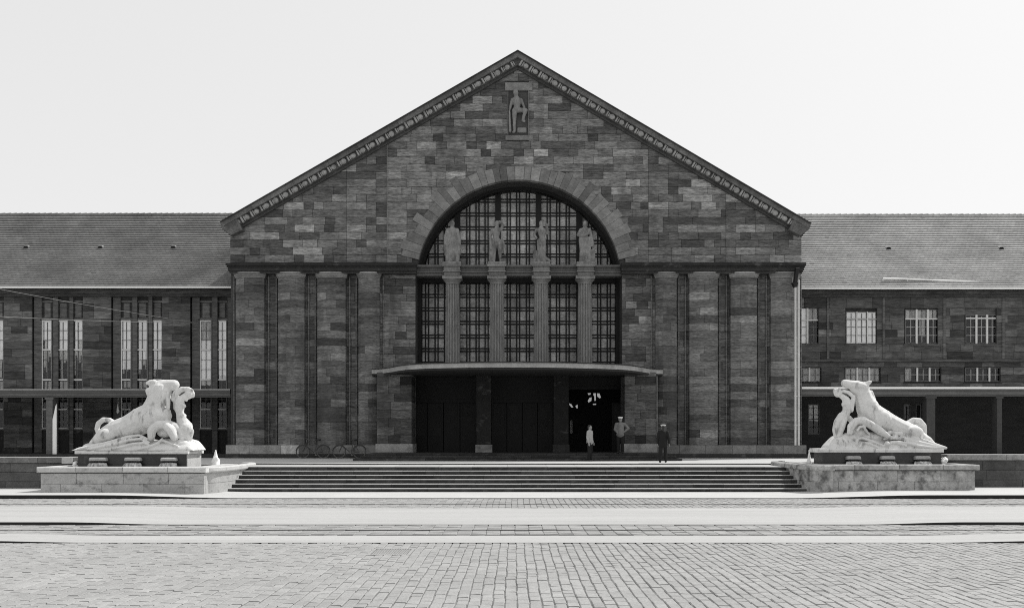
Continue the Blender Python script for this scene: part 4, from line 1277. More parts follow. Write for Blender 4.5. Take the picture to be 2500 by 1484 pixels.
# ------------------------------------------------------------------ fountains
def fountain(side, Yb, ub0, ub1, vr, ur0, ur1, bowl_u, Yp, cap_u, cap_v, body_u, body_v, spouts, jet, splash, label, bm, joints):
    """basin with stone blocks, a half round side bowl, a plinth with three spouts"""
    xa, xb = X(ub0, Yb), X(ub1, Yb)
    f = empty('fountain', ((xa + xb)/2, Yb + 1.8, 0.01), label, 'fountain', 'fountains flanking the front steps')
    zr = Z(vr, Yb)
    z2 = zr - .20; zm = .02 + (z2 - .02)*.49
    depth = 3.4
    bs = MB()
    bs.box(xa + .03, xb - .03, Yb + .08, Yb + .4, .012, z2); bs.box(xa + .03, xa + .4, Yb + .4, Yb + depth, .012, z2); bs.box(xb - .4, xb - .03, Yb + .4, Yb + depth, .012, z2); bs.box(xa + .4, xb - .4, Yb + .4, Yb + depth, .012, .5)
    bo = bs.build('basin', bm, f)
    for z0, z1, js in ((.013, zm, joints[1]), (zm, z2, joints[0])):
        e = [xa] + [X(u, Yb) for u in js] + [xb]
        for p, q in zip(e[:-1], e[1:]):
            b = MB(); b.slab([(p+.005, z0+.004), (q-.005, z0+.004), (q-.005, z1-.004), (p+.005, z1-.004)], Yb - rnd.uniform(0, .006), Yb + .09, .012, rnd.gauss(0, .08)); b.build('basin_block', bm, bo)
    b = MB(); b.box(xa - .002, xb + .002, Yb - .012, Yb + .05, z2 - .035, z2 - .001); b.box(xa - .001, xb + .001, Yb - .010, Yb + .05, .0, .05); b.build('stain_shade_strip', M['dirty'], bo)  # dark strips paint stain and rim shade below the rim, stain at the base
    # side faces
    for x, s in ((xa, -1), (xb, 1)):
        b = MB(); b.box(min(x, x - s*.04), max(x, x - s*.04), Yb + .1, Yb + depth, .013, z2 - .004); b.build('basin_side', bm, bo)
    # rim
    rx0, rx1 = X(ur0, Yb), X(ur1, Yb)
    e = [rx0] + [X(u, Yb) for u in joints[2]] + [rx1]
    for p, q in zip(e[:-1], e[1:]):
        b = MB(); b.slab([(p+.004, z2), (q-.004, z2), (q-.004, zr), (p+.004, zr)], Yb - .10, Yb + .45, .035, rnd.gauss(0, .07), back=True); b.build('rim_stone', M['rim'] if side < 0 else M['coping_pale'], bo)
    for x in (rx0, rx1 - .5):
        b = MB(); b.box(x, x + .5, Yb + .45, Yb + depth, z2 + .003, zr - .003); b.build('rim_stone', M['rim'] if side < 0 else M['coping_pale'], bo)
    b = MB(); b.box(rx0, rx1, Yb + depth, Yb + depth + .4, .012, zr - .006); b.build('rear_wall', bm, bo)
    b = MB(); b.face([(xa, Yb + .2, zr - .09), (xb, Yb + .2, zr - .09), (xb, Yb + depth, zr - .09), (xa, Yb + depth, zr - .09)]); b.build('water_surface', M['water'], f)
    # half round bowl towards the steps
    bx, by, br = bowl_u
    s = -side
    if s > 0: a0, a1 = -math.pi/2 - .1, math.pi/2
    else: a0, a1 = math.pi/2, 3*math.pi/2 + .1
    bw_ = MB()
    nseg = 22
    bw_.lathe([(br - .02, .013), (br, zm)], bx, by, nseg, a0, a1, tone=0, cap=False, ey=2.05)
    bw_.lathe([(br - .004, zm + .008), (br + .03, z2 - .02)], bx, by, nseg, a0, a1, tone=.03, cap=False, ey=2.05)
    bwo = bw_.build('bowl', bm, f, smooth=True)
    rm = MB()
    rm.lathe([(br - .0, z2 - .03), (br + .13, z2 + .0), (br + .15, z2 + .04), (br + .15, zr - .05), (br + .11, zr - .01), (br - .15, zr - .01), (br - .2, zr - .12)], bx, by, nseg, a0, a1, cap=False, ey=2.05)
    rm.build('bowl_rim', M['rim'] if side < 0 else bm, bwo)
    w = MB(); w.lathe([(br - .14, zr - .1)], bx, by, nseg, a0, a1, cap=True, ey=2.05); w.build('bowl_water', M['water'], bwo)
    # plinth
    cx0, cx1 = X(cap_u[0], Yp), X(cap_u[1], Yp); px0, px1 = X(body_u[0], Yp + .1), X(body_u[1], Yp + .1)
    zc1, zc0 = Z(cap_v[0], Yp), Z(cap_v[1], Yp); dp = 1.75 if side < 0 else 1.25
    p = MB(); p.box(px0, px1, Yp + .12, Yp + dp - .12, .45, zc0); po = p.build('plinth', M['wet'], f)
    if side < 0:
        b = MB(); b.box(px1 + .002, px1 + .03, Yp + .11, Yp + dp - .11, .5, zc0 - .01); b.build('plinth_end_stone', M['rim'], po)
    b = MB(); b.slab([(cx0, zc0), (cx1, zc0), (cx1, zc1), (cx0, zc1)], Yp, Yp + dp, .02, .06, back=True); b.build('plinth_cap', M['white_stone'], po)
    ysp = Yp - .12
    for (u0, u1) in spouts:
        xc, hw = (X(u0, ysp) + X(u1, ysp))/2, (X(u1, ysp) - X(u0, ysp))/2
        zt_, zb_ = Z(cap_v[1] + 8.5, ysp), Z(cap_v[1] + 17, ysp)
        q = MB(); n = 8
        pr = [(xc - hw, zb_)] + [(xc - hw + .06*(1 - math.cos(t*math.pi/16)), zb_ + (zt_ - zb_)*.5 + (zt_-zb_)*.5*math.sin(t*math.pi/16)) for t in range(9)]
        pr += [(2*xc - x_, z_) for x_, z_ in pr[::-1]]
        q.slab(pr, ysp, Yp + .12, .03, 0, back=True); so2 = q.build('spout', M['rim'] if side < 0 else M['basin_l'], po)
        q = MB(); q.slab([(xc - hw*.85, zb_ - .05), (xc + hw*.85, zb_ - .05), (xc + hw*.85, zb_ - .005), (xc - hw*.85, zb_ - .005)], ysp + .06, Yp + .12, 0); q.build('spout_mouth', M['iron'], so2)
        q = MB(); n = 12; rows_ = 5; zl = zr - .09
        grid = []
        for j in range(rows_ + 1):
            t = j/rows_
            for i in range(n + 1):
                s_ = -1 + 2*i/n
                wd = hw*(.8 + .5*math.sqrt(t))
                grid.append((xc + s_*wd, ysp + .03 - .16*math.sqrt(t) + .14*s_*s_ + .012*math.sin(i*2.4), zb_ - .06 + (zl - zb_ + .06)*t*t*.6 + (zl - zb_ + .06)*t*.4))
        for j in range(rows_):
            for i in range(n):
                a = j*(n+1) + i
                q.face([grid[a], grid[a+n+1], grid[a+n+2], grid[a+1]], rnd.uniform(-.5, .9))
        q.build('water_sheet', M['fall'], so2)
    # water jet in the bowl and splash beside the plinth
    ju, jv0, jv1, jw = jet
    jy = by - .4 if side < 0 else by + .6
    q = MB()
    zb_, zt_ = Z(jv1, jy), Z(jv0, jy); xj = X(ju, jy); w_ = jw*jy/F
    for k in range(26):
        t = rnd.random(); r_ = w_*(1.03 - t)**1.0
        q.ball((xj + rnd.uniform(-.5, .5)*r_, jy + rnd.uniform(-.5, .5)*r_, zb_ + (zt_ - zb_)*t*.95), max(.035, r_*.45), None, max(.05, r_*.8), 8, 5)
    q.chain([(xj, jy, zb_ - .1, w_*.85), (xj, jy, (zb_*2 + zt_)/3, w_*.5), (xj, jy, zt_ - .05, w_*.12)])
    sculpt(q, 'water_jet', M['foam'], f, .03, 1)
    su0, su1, sv0, sv1 = splash
    q = MB(); sy = Yp + .3; zb_ = zr - .1
    for k in range(18):
        t = rnd.random(); q.ball((X(su0 + (su1 - su0)*rnd.random(), sy), sy + rnd.uniform(-.1, .1), zb_ + (Z(sv0, sy) - zb_)*t*.9), .05 + .05*(1 - t), None, .07, 7, 5)
    q.ball((X((su0 + su1)/2, sy), sy, zb_), .12)
    sculpt(q, 'water_splash', M['foam'], f, .025, 1)
    return f, Yp, zc1, dp
M['coping_pale'] = mat('mottled_rim_stone', 0.34, var=0.25, fine=0.2, bump=0.3, dirt=0.7, dirt_g=0.12, dscale=(2.5, 2.5, 4), dlim=(.5, .68))
JL = ([159+28, 301, 411.6], [147.8, 248.2, 351, 451.5], [187, 301, 411])
JR = ([2085, 2192, 2297], [2047, 2142, 2233, 2339], [2085, 2194, 2301])
fl_, YpL, zcL, dpL = fountain(-1, 33.15, 99, 499, 1139.5, 91.5, 504.5, (-11.78, 36.25, .75), 34.6, (181.6, 459.2), (1101, 1108), (190, 455.5), (1108, 1139),
    [(216, 257), (302.5, 341), (391, 428)], (526.5, 1097, 1139, 15.5), (177, 189, 1126, 1139), 'pale stone fountain with white water jet, left of the front steps', M['basin_l'], JL)
fr_, YpR, zcR, dpR = fountain(1, 34.35, 1992, 2380.7, 1134, 1989.8, 2389.7, (11.9, 37.0, .75), 35.7, (2001.4, 2304.8), (1095, 1104.5), (2008, 2298), (1104.5, 1134),
    [(2069.5, 2103), (2153, 2186.5), (2236.7, 2272.7)], (1975.5, 1097, 1135, 9.5), (2296, 2312, 1112, 1135), 'mottled dark stained fountain, right of the front steps', M['basin_r'], JR)

# ------------------------------------------------------------------ horse sculptures
def make_sculpture(name, label, Ys, ox, oy, k, base_z, data, mound, x_side):
    s = empty(name, (X(ox + 800*k, Ys), Ys, base_z), label, 'sculpture', 'reclining horse sculptures on the fountains')
    def dfront(y): return -.40 - .30*max(-.3, min(1, (y - 800)/125.0))
    def cv(p):
        if len(p) == 3: p = (p[0], p[1], dfront(p[1]) - .05, p[2]*.95)
        return (X(ox + p[0]*k, Ys), Ys + p[2], Z(oy + p[1]*k, Ys), p[3]*k*Ys/F)
    for part, chains in data.items():
        mb = MB()
        for ch in chains:
            if ch[0] == 'ell':
                _, x, y, d, rx, rd, ry = ch
                c = cv((x, y, d, 1)); u = k*Ys/F
                mb.ball(c[:3], rx*u, rd, ry*u, 16, 10)
            else: mb.chain([cv(p) for p in ch], 12)
        if part == 'wave_base':
            n, mrow = 60, 9
            xs_ = [mound[0][0] + (mound[-1][0] - mound[0][0])*i/n for i in range(n + 1)]
            def ytop(x):
                for (xa, ya), (xb, yb) in zip(mound[:-1], mound[1:]):
                    if xa <= x <= xb: return ya + (yb - ya)*(x - xa)/max(1e-6, xb - xa)
                return mound[-1][1]
            vs = []; ybot = mound[0][1] + 4
            for x in xs_:
                yt = min(ytop(x), ybot - 6)
                for r_ in range(mrow + 1):
                    t = r_/mrow; y = yt + (ybot - yt)*t
                    d = dfront(y) + .22*(1 - t)**3
                    vs.append((X(ox + x*k, Ys), Ys + d, Z(oy + y*k, Ys)))
            w = mrow + 1; m0 = len(vs)
            vs += [(a, Ys + (.72 if x_side > 0 else .46), c) for a, b, c in vs]
            fs = []
            for a in range(n):
                for r_ in range(mrow):
                    q = a*w + r_
                    fs.append((q, q + 1, q + w + 1, q + w)); fs.append((m0 + q + w, m0 + q + w + 1, m0 + q + 1, m0 + q))
                q = a*w
                fs.append((q, q + w, m0 + q + w, m0 + q)); q += mrow
                fs.append((m0 + q, m0 + q + w, q + w, q))
            for r_ in range(mrow):
                fs.append((r_, m0 + r_, m0 + r_ + 1, r_ + 1)); q = n*w + r_
                fs.append((q, q + 1, m0 + q + 1, m0 + q))
            mb.mesh_part(vs, fs)
        sculpt(mb, part, M['white_stone'], s, .02 if part == 'woman_figure' else .023, 4)
    return s
YsL = YpL + dpL/2
left = {
 'wave_base': [
   [(960, 815, 12), (860, 775, 17), (740, 792, 19), (560, 848, 19), (400, 890, 18), (240, 922, 12)],
   [(985, 850, 12), (880, 815, 17), (770, 825, 19), (620, 870, 19), (450, 908, 16), (340, 926, 9)],
   [(1000, 880, 10), (930, 858, 16), (820, 868, 18), (700, 900, 16), (600, 920, 10)],
   [(1115, 815, 14), (1080, 860, 18), (1000, 900, 18), (880, 922, 12)],
   [(1120, 830, 16), (1190, 850, 14), (1300, 890, 10)],
   ['ell', 1270, 880, -.38, 150, .2, 62], ['ell', 300, 905, .1, 110, .5, 50]],
 'horse': [
   [(300, 870, .15, 55), (430, 790, .05, 100), (560, 730, 0, 122), (700, 690, 0, 135), (830, 620, 0, 150), (950, 560, 0, 150), (1050, 560, -.05, 120)],
   [(960, 540, 0, 140), (1000, 440, 0, 122), (1035, 350, 0, 118), (1050, 290, 0, 112)],
   [(1000, 258, 0, 82), (1080, 240, 0, 76), (1160, 228, -.02, 62), (1200, 224, -.03, 56)],
   [(1060, 300, -.05, 88), (1110, 290, -.05, 62)], [(1150, 255, -.1, 30), (1200, 262, -.1, 30)],
   [(985, 205, -.12, 40), (945, 203, -.14, 32), (915, 206, -.14, 18)],
   [(938, 290, -.22, 34), (945, 325, -.24, 28), (945, 345, -.22, 14)],
   [(990, 300, -.3, 20), (1010, 380, -.34, 20), (1020, 460, -.36, 16)], [(1140, 320, -.16, 22), (1150, 400, -.2, 24), (1150, 480, -.2, 20)],
   ['ell', 1120, 740, -.25, 90, .2, 60], ['ell', 940, 600, -.36, 115, .22, 100], ['ell', 500, 775, -.34, 100, .25, 75],
   [(1000, 800, -.5, 38), (1005, 725, -.5, 48), (1075, 662, -.52, 46), (1155, 664, -.54, 50), (1215, 720, -.54, 48), (1255, 800, -.54, 42)],
   [(1120, 645, -.2, 48), (1230, 680, -.28, 46), (1290, 740, -.3, 40), (1305, 810, -.3, 36)],
   [(545, 650, .1, 27), (475, 608, .1, 27), (405, 603, .1, 27), (352, 645, .1, 28), (336, 705, .1, 26), (350, 765, .1, 19), (370, 800, .1, 14)]],
 'woman_figure': [
   [(1262, 400, -.08, 50), (1260, 470, -.08, 54), (1264, 540, -.08, 40), (1290, 620, -.08, 60), (1330, 685, -.08, 76)],
   [(1316, 455, -.16, 25), (1326, 458, -.18, 18)], ['ell', 1300, 560, -.1, 22, .1, 40],
   [(1335, 690, -.16, 68), (1385, 735, -.2, 46), (1376, 790, -.2, 40), (1365, 830, -.18, 34)],
   [(1300, 730, -.2, 58), (1330, 790, -.2, 46), (1310, 830, -.2, 34)],
   [(1205, 380, -.1, 36), (1225, 318, -.12, 34), (1290, 275, -.14, 30), (1360, 268, -.12, 24), (1395, 285, -.1, 20)],
   [(1210, 400, .05, 34), (1200, 480, .12, 26), (1245, 540, .12, 24), (1300, 560, .1, 20)],
   [(1285, 375, -.08, 36), (1325, 345, -.06, 36)],
   ['ell', 1362, 325, -.05, 46, .16, 54], [(1375, 290, -.04, 34), (1400, 320, -.02, 24), (1402, 350, 0, 16)], [(1335, 395, -.07, 14), (1345, 370, -.08, 18)]]}
mL = [(160, 936), (205, 905), (300, 885), (420, 850), (600, 832), (850, 815), (1000, 830), (1120, 812), (1300, 810), (1395, 835), (1440, 885), (1475, 936)]
make_sculpture('horse_sculpture', 'white reclining horse beside a bowed woman, carved atop the left fountain', YsL, 159.0, 890.5 - 1.0, .22295, zcL, left, mL, 1)
YsR = YpR + .76
def fold(off, r):
    return [(775 + off*.2, 770 + off*.55, r*.7), (860 + off*.4, 742 + off*.75, r), (980 + off*.3, 754 + off*.75, r), (1130, 800 + off*.62, r), (1280, 858 + off*.35, r*.9), (1425, 906, r*.6)]
right = {
 'wave_base': [fold(0, 25), fold(72, 25), fold(140, 22),
   [(470, 870, 14), (492, 815, 18), (545, 798, 18), (640, 832, 18), (760, 885, 14)],
   [(500, 895, 14), (540, 855, 18), (600, 858, 18), (690, 898, 14)],
   [(800, 890, 14), (840, 850, 18), (900, 850, 18), (1000, 890, 14)],
   [(795, 860, -.66, 30), (795, 862, -.70, 22)], ['ell', 340, 855, -.34, 120, .26, 70], ['ell', 545, 735, -.22, 95, .2, 60], ['ell', 680, 790, -.2, 150, .26, 55], ['ell', 450, 790, -.2, 120, .3, 50]],
 'horse': [
   [(1390, 885, .1, 36), (1310, 838, .05, 62), (1220, 800, .05, 84), (1145, 745, 0, 98), (1040, 710, 0, 100), (920, 660, 0, 112), (820, 612, 0, 126), (722, 560, 0, 134), (650, 560, 0, 100)],
   [(700, 560, 0, 130), (655, 470, 0, 122), (618, 380, 0, 98), (598, 310, 0, 88)],
   [(598, 262, 0, 78), (540, 238, -.02, 66), (470, 218, -.03, 50), (402, 202, -.04, 42)],
   [(560, 290, -.04, 62), (500, 270, -.05, 42)], [(398, 222, -.05, 26), (440, 240, -.05, 26)],
   [(640, 210, -.08, 30), (668, 192, -.1, 20), (688, 183, -.1, 8)], [(640, 205, .1, 26), (665, 195, .12, 16)],
   [(690, 300, -.02, 24), (718, 380, -.02, 26), (742, 440, -.02, 20)],
   ['ell', 770, 600, -.35, 110, .2, 95], ['ell', 1130, 740, -.35, 95, .22, 70],
   [(410, 745, -.5, 30), (425, 675, -.5, 40), (478, 618, -.5, 40), (555, 608, -.52, 42), (635, 660, -.54, 44), (730, 722, -.54, 44), (840, 795, -.54, 26)],
   [(488, 715, -.55, 15), (512, 678, -.56, 15), (552, 676, -.57, 15), (590, 725, -.5, 15), (640, 775, -.42, 12)],
   [(560, 640, -.2, 50), (480, 700, -.2, 48), (450, 770, -.2, 40)],
   [(1105, 645, .1, 34), (1170, 606, .1, 32), (1235, 612, .1, 32), (1282, 665, .1, 31), (1294, 740, .1, 25), (1280, 800, .1, 18)], ['ell', 1210, 700, .12, 75, .05, 85]],
 'woman_figure': [
   ['ell', 322, 306, -.08, 45, .17, 50], [(300, 288, -.03, 28), (338, 276, -.02, 26)], [(358, 335, -.06, 28), (395, 365, -.08, 34)],
   [(410, 385, -.1, 42), (425, 440, -.1, 52), (418, 510, -.1, 44), (378, 570, -.1, 52), (335, 640, -.1, 56)],
   [(378, 288, -.16, 18), (430, 305, -.18, 20), (482, 352, -.18, 22), (474, 420, -.18, 23), (462, 500, -.18, 22)],
   [(372, 430, -.2, 22), (368, 440, -.2, 18)],
   [(350, 560, -.22, 42), (302, 630, -.24, 40), (280, 710, -.24, 34), (288, 780, -.22, 26)],
   [(372, 590, -.2, 44), (345, 690, -.22, 40), (318, 780, -.22, 30)],
   [(400, 545, -.05, 36), (470, 600, 0, 30), (500, 640, 0, 26)]]}
mR = [(180, 917), (200, 882), (250, 830), (300, 782), (400, 765), (480, 770), (560, 805), (800, 805), (1000, 815), (1250, 855), (1380, 875), (1435, 917)]
make_sculpture('horse_sculpture', 'white reclining horse raising its head above a kneeling woman, carved atop the right fountain', YsR, 1971.9, 890.5, .22287, zcR, right, mR, -1)

# ------------------------------------------------------------------ statues on the columns
ZST = Z(648, YF)
def statue(u, label, kind):
    x = X(u, YF); s = empty('statue', (x, YF + .2, ZST), label, 'statue', 'stone statues on the columns')
    q = MB(); q.box(x - .48, x + .48, YF - .28, YF + .62, ZST + .0, ZST + .16); q.build('statue_base', M['statue'], s)
    mb = MB(); y = YF + .17; z = ZST + .15; k = 1.30          # figure scale
    P = lambda a, b, c, r: (x + a*k, y + b*k, z + c*k, r*k)
    sg = {0: 1, 1: -1, 2: 1, 3: -1}[kind]
    mb.chain([P(0, -.02, 1.63, .095), P(.0, -.03, 1.58, .085), P(0, 0, 1.5, .055)])
    mb.ball(P(0, 0, 1.68, .1)[:3], .1*k, .11*k, .11*k)
    mb.chain([P(0, 0, 1.40, .15), P(.02*sg, 0, 1.25, .155), P(.03*sg, 0, 1.1, .13), P(.04*sg, 0, .95, .165)])
    mb.chain([P(-.17, 0, 1.40, .075), P(.17, 0, 1.40, .075)])
    mb.chain([P(-.08, 0, .92, .11), P(-.1, -.02, .5, .075), P(-.11, 0, .09, .05), P(-.12, -.1, .04, .045)])
    mb.chain([P(.09, 0, .92, .11), P(.12, -.06, .5, .075), P(.14, 0, .09, .05), P(.16, -.1, .04, .045)])
    if kind == 0:      # cloaked figure, arms by the sides
        for sx in (-1, 1): mb.chain([P(.2*sx, 0, 1.4, .08), P(.28*sx, 0, 1.1, .085), P(.29*sx, -.03, .8, .08), P(.27*sx, 0, .35, .07)])
        for a in (-.2, -.09, .02, .13, .22): mb.chain([P(a, -.02, 1.3, .09), P(a*1.15, -.05, .7, .075), P(a*1.15, -.03, .08, .06)])
        mb.box(*[q for pr in ((x + .18, x + .36), (y - .2, y + .15), (z - .01, z + .5)) for q in pr])
    elif kind == 1:    # nude figure with one arm to the head
        mb.chain([P(.18, 0, 1.42, .07), P(.26, 0, 1.6, .06), P(.12, -.05, 1.74, .05)])
        mb.chain([P(-.19, 0, 1.42, .07), P(-.28, .02, 1.15, .06), P(-.27, -.05, .85, .05), P(-.26, -.05, .6, .06)])
        mb.chain([P(.25, .0, .9, .06), P(.3, 0, .6, .07), P(.34, -.02, .4, .05)]); mb.chain([P(-.26, .05, .8, .08), P(-.26, .05, .1, .09)])
    elif kind == 2:    # figure with a raised arm and a small animal at the foot
        mb.chain([P(.18, 0, 1.42, .07), P(.26, -.02, 1.25, .07), P(.22, -.1, 1.62, .055)])
        mb.chain([P(-.19, 0, 1.42, .07), P(-.3, 0, 1.2, .06), P(-.2, -.14, 1.02, .05)])
        mb.chain([P(.2, .0, .2, .08), P(.3, -.05, .12, .07), P(.36, -.1, .08, .05)]); mb.chain([P(-.25, .1, .5, .09), P(-.24, .1, .1, .12)])
        mb.chain([P(0, .05, .9, .15), P(0, .05, .1, .12)])
    else:              # draped figure with crossed arm
        mb.chain([P(-.18, 0, 1.4, .075), P(-.3, -.02, 1.18, .07), P(-.05, -.16, 1.12, .06), P(.1, -.16, 1.2, .055)])
        mb.chain([P(.19, 0, 1.4, .075), P(.27, .0, 1.1, .065), P(.33, -.02, .8, .055), P(.34, -.02, .72, .07)])
        for a in (-.16, -.06, .05, .16): mb.chain([P(a, -.02, 1.0, .12), P(a*1.0, -.05, .5, .075), P(a*1.3, -.03, .06, .06)])
        mb.chain([P(.34, 0, .55, .08), P(.34, 0, .05, .09)])
    sculpt(mb, 'figure', M['statue'], s, .034, 2)
statue(CU[0], 'cloaked stone statue with arms hanging, on the leftmost window column', 0)
statue(CU[1], 'bare stone statue with one elbow raised to the head, on the second window column', 1)
statue(CU[2], 'dark weathered statue with a small animal at its foot, on the third column', 2)
statue(CU[3], 'draped statue with an arm crossed over its chest, on the rightmost window column', 3)

# ------------------------------------------------------------------ bicycles
def bicycle(loc, rz, label):
    b = empty('bicycle', loc, label, 'bicycle', 'bicycles leaning at the hall wall', rz)
    rw = .345
    for x in (-.54, .54):
        t = MB(); n = 28
        for i in range(n):
            a0, a1 = 2*math.pi*i/n, 2*math.pi*(i+1)/n
            t.tube((x + rw*math.cos(a0), 0, rw + .0 + rw*math.sin(a0)), (x + rw*math.cos(a1), 0, rw + rw*math.sin(a1)), .022, n=6)
        w = t.build('wheel', M['rubber'], b, local=True)
        t = MB()
        for i in range(n):
            a0, a1 = 2*math.pi*i/n, 2*math.pi*(i+1)/n; r_ = rw - .03
            t.tube((x + r_*math.cos(a0), 0, rw + r_*math.sin(a0)), (x + r_*math.cos(a1), 0, rw + r_*math.sin(a1)), .012, n=5)
        t.build('rim', M['chrome'], w, local=True)
        t = MB()
        for i in range(18):
            a0 = 2*math.pi*i/18; t.tube((x, (.02 if i % 2 else -.02), rw), (x + (rw - .035)*math.cos(a0), 0, rw + (rw-.035)*math.sin(a0)), .0022, n=3)
        t.tube((x, -.045, rw), (x, .045, rw), .022, n=8)
        t.build('spokes', M['chrome'], w, local=True)
        t = MB()
        for i in range(12):
            a0, a1 = R(20 + 150*i/12) , R(20 + 150*(i+1)/12); r_ = rw + .03
            t.tube((x + r_*math.cos(a0), 0, rw + r_*math.sin(a0)), (x + r_*math.cos(a1), 0, rw + r_*math.sin(a1)), .02, n=5)
        t.build('mudguard', M['black'], b, local=True)
    f = MB(); bb_ = (.08, 0, .29); st_ = (.2, 0, .82); hd = (-.36, 0, .86); hl = (-.39, 0, .70)
    for p, q in ((bb_, st_), (bb_, hl), (st_, hd), (hd, hl)): f.tube(p, q, .018, n=8)
    for s in (-.05, .05):
        f.tube((hl[0], s*.4, hl[2]), (-.54, s, rw), .012, n=6); f.tube(bb_, (.54, s, rw), .011, n=6); f.tube(st_, (.54, s, rw), .010, n=6)
    fo = f.build('frame', M['black'], b, local=True)
    h = MB(); h.tube(hd, (-.35, 0, 1.0), .014, n=6)
    for s in (-1, 1):
        h.tube((-.35, 0, 1.0), (-.38, .16*s, 1.04), .012, n=6); h.tube((-.38, .16*s, 1.04), (-.22, .27*s, 1.0), .012, n=6)
    h.build('handlebar', M['chrome'], b, local=True)
    h = MB(); h.tube(st_, (.225, 0, .96), .014, n=6); h.chain([(.36, 0, .985, .05), (.26, 0, .975, .05), (.12, 0, .98, .022)], 8); h.ball((.33, 0, .985), .07, .1, .04); h.build('saddle', M['leather'], b, local=True)
    h = MB()
    h.tube((bb_[0], -.06, bb_[2]), (bb_[0], .06, bb_[2]), .03, n=8); h.tube((bb_[0], -.07, bb_[2]), (bb_[0] + .1, -.07, bb_[2] - .14), .012, n=6); h.tube((bb_[0], .07, bb_[2]), (bb_[0] - .1, .07, bb_[2] + .14), .012, n=6)
    h.box(bb_[0] + .05, bb_[0] + .15, -.17, -.08, bb_[2] - .155, bb_[2] - .13); h.box(bb_[0] - .15, bb_[0] - .05, .08, .17, bb_[2] + .13, bb_[2] + .155)
    h.build('pedals', M['chrome'], b, local=True)
    return b
def copy_tree(o, parent=None):
    c = o.copy(); COL.objects.link(c)
    if parent: c.parent = parent
    for ch in list(o.children): copy_tree(ch, c)
    return c
yb = YF - 1.25
b1 = bicycle((X(764, yb), yb, ZT + .003), R(2), 'black bicycle leaning at the pale plinth stones, the more visible one')
b1.rotation_euler = (R(-7), 0, R(2))
b2 = copy_tree(b1); b2.location = (X(852, yb - .1), yb - .05, ZT + .003)
b2.rotation_euler = (R(-7), 0, R(-3))
b2['label'] = 'black bicycle half lost in shade, closer to the entrance canopy'

# ------------------------------------------------------------------ people
def hand_chain(mb, wrist, d, side):
    """palm and five curled fingers; d = direction of the forearm, side = outward"""
    d = Vector(d).normalized(); s = Vector(side).normalized(); nrm = d.cross(s)
    w = Vector(wrist)
    for k in (-.026, -.009, .009, .026): mb.chain([tuple(w + s*k*.6) + (.017,), tuple(w + d*.085 + s*k) + (.0145,)], 6)
    for i, (k, l) in enumerate(((-.03, .052), (-.011, .068), (.009, .074), (.028, .064))):
        a = w + d*.088 + s*k; b = a + d*l*.55 + nrm*.012; c = b + d*l*.38 + nrm*.03
        mb.chain([tuple(a) + (.0105,), tuple(b) + (.0095,), tuple(c) + (.0085,)], 6)
    a = w + d*.025 + s*.034; b = a + d*.035 + s*.022 + nrm*.01; c = b + d*.03 + s*.004 + nrm*.014
    mb.chain([tuple(a) + (.014,), tuple(b) + (.0115,), tuple(c) + (.0095,)], 6)
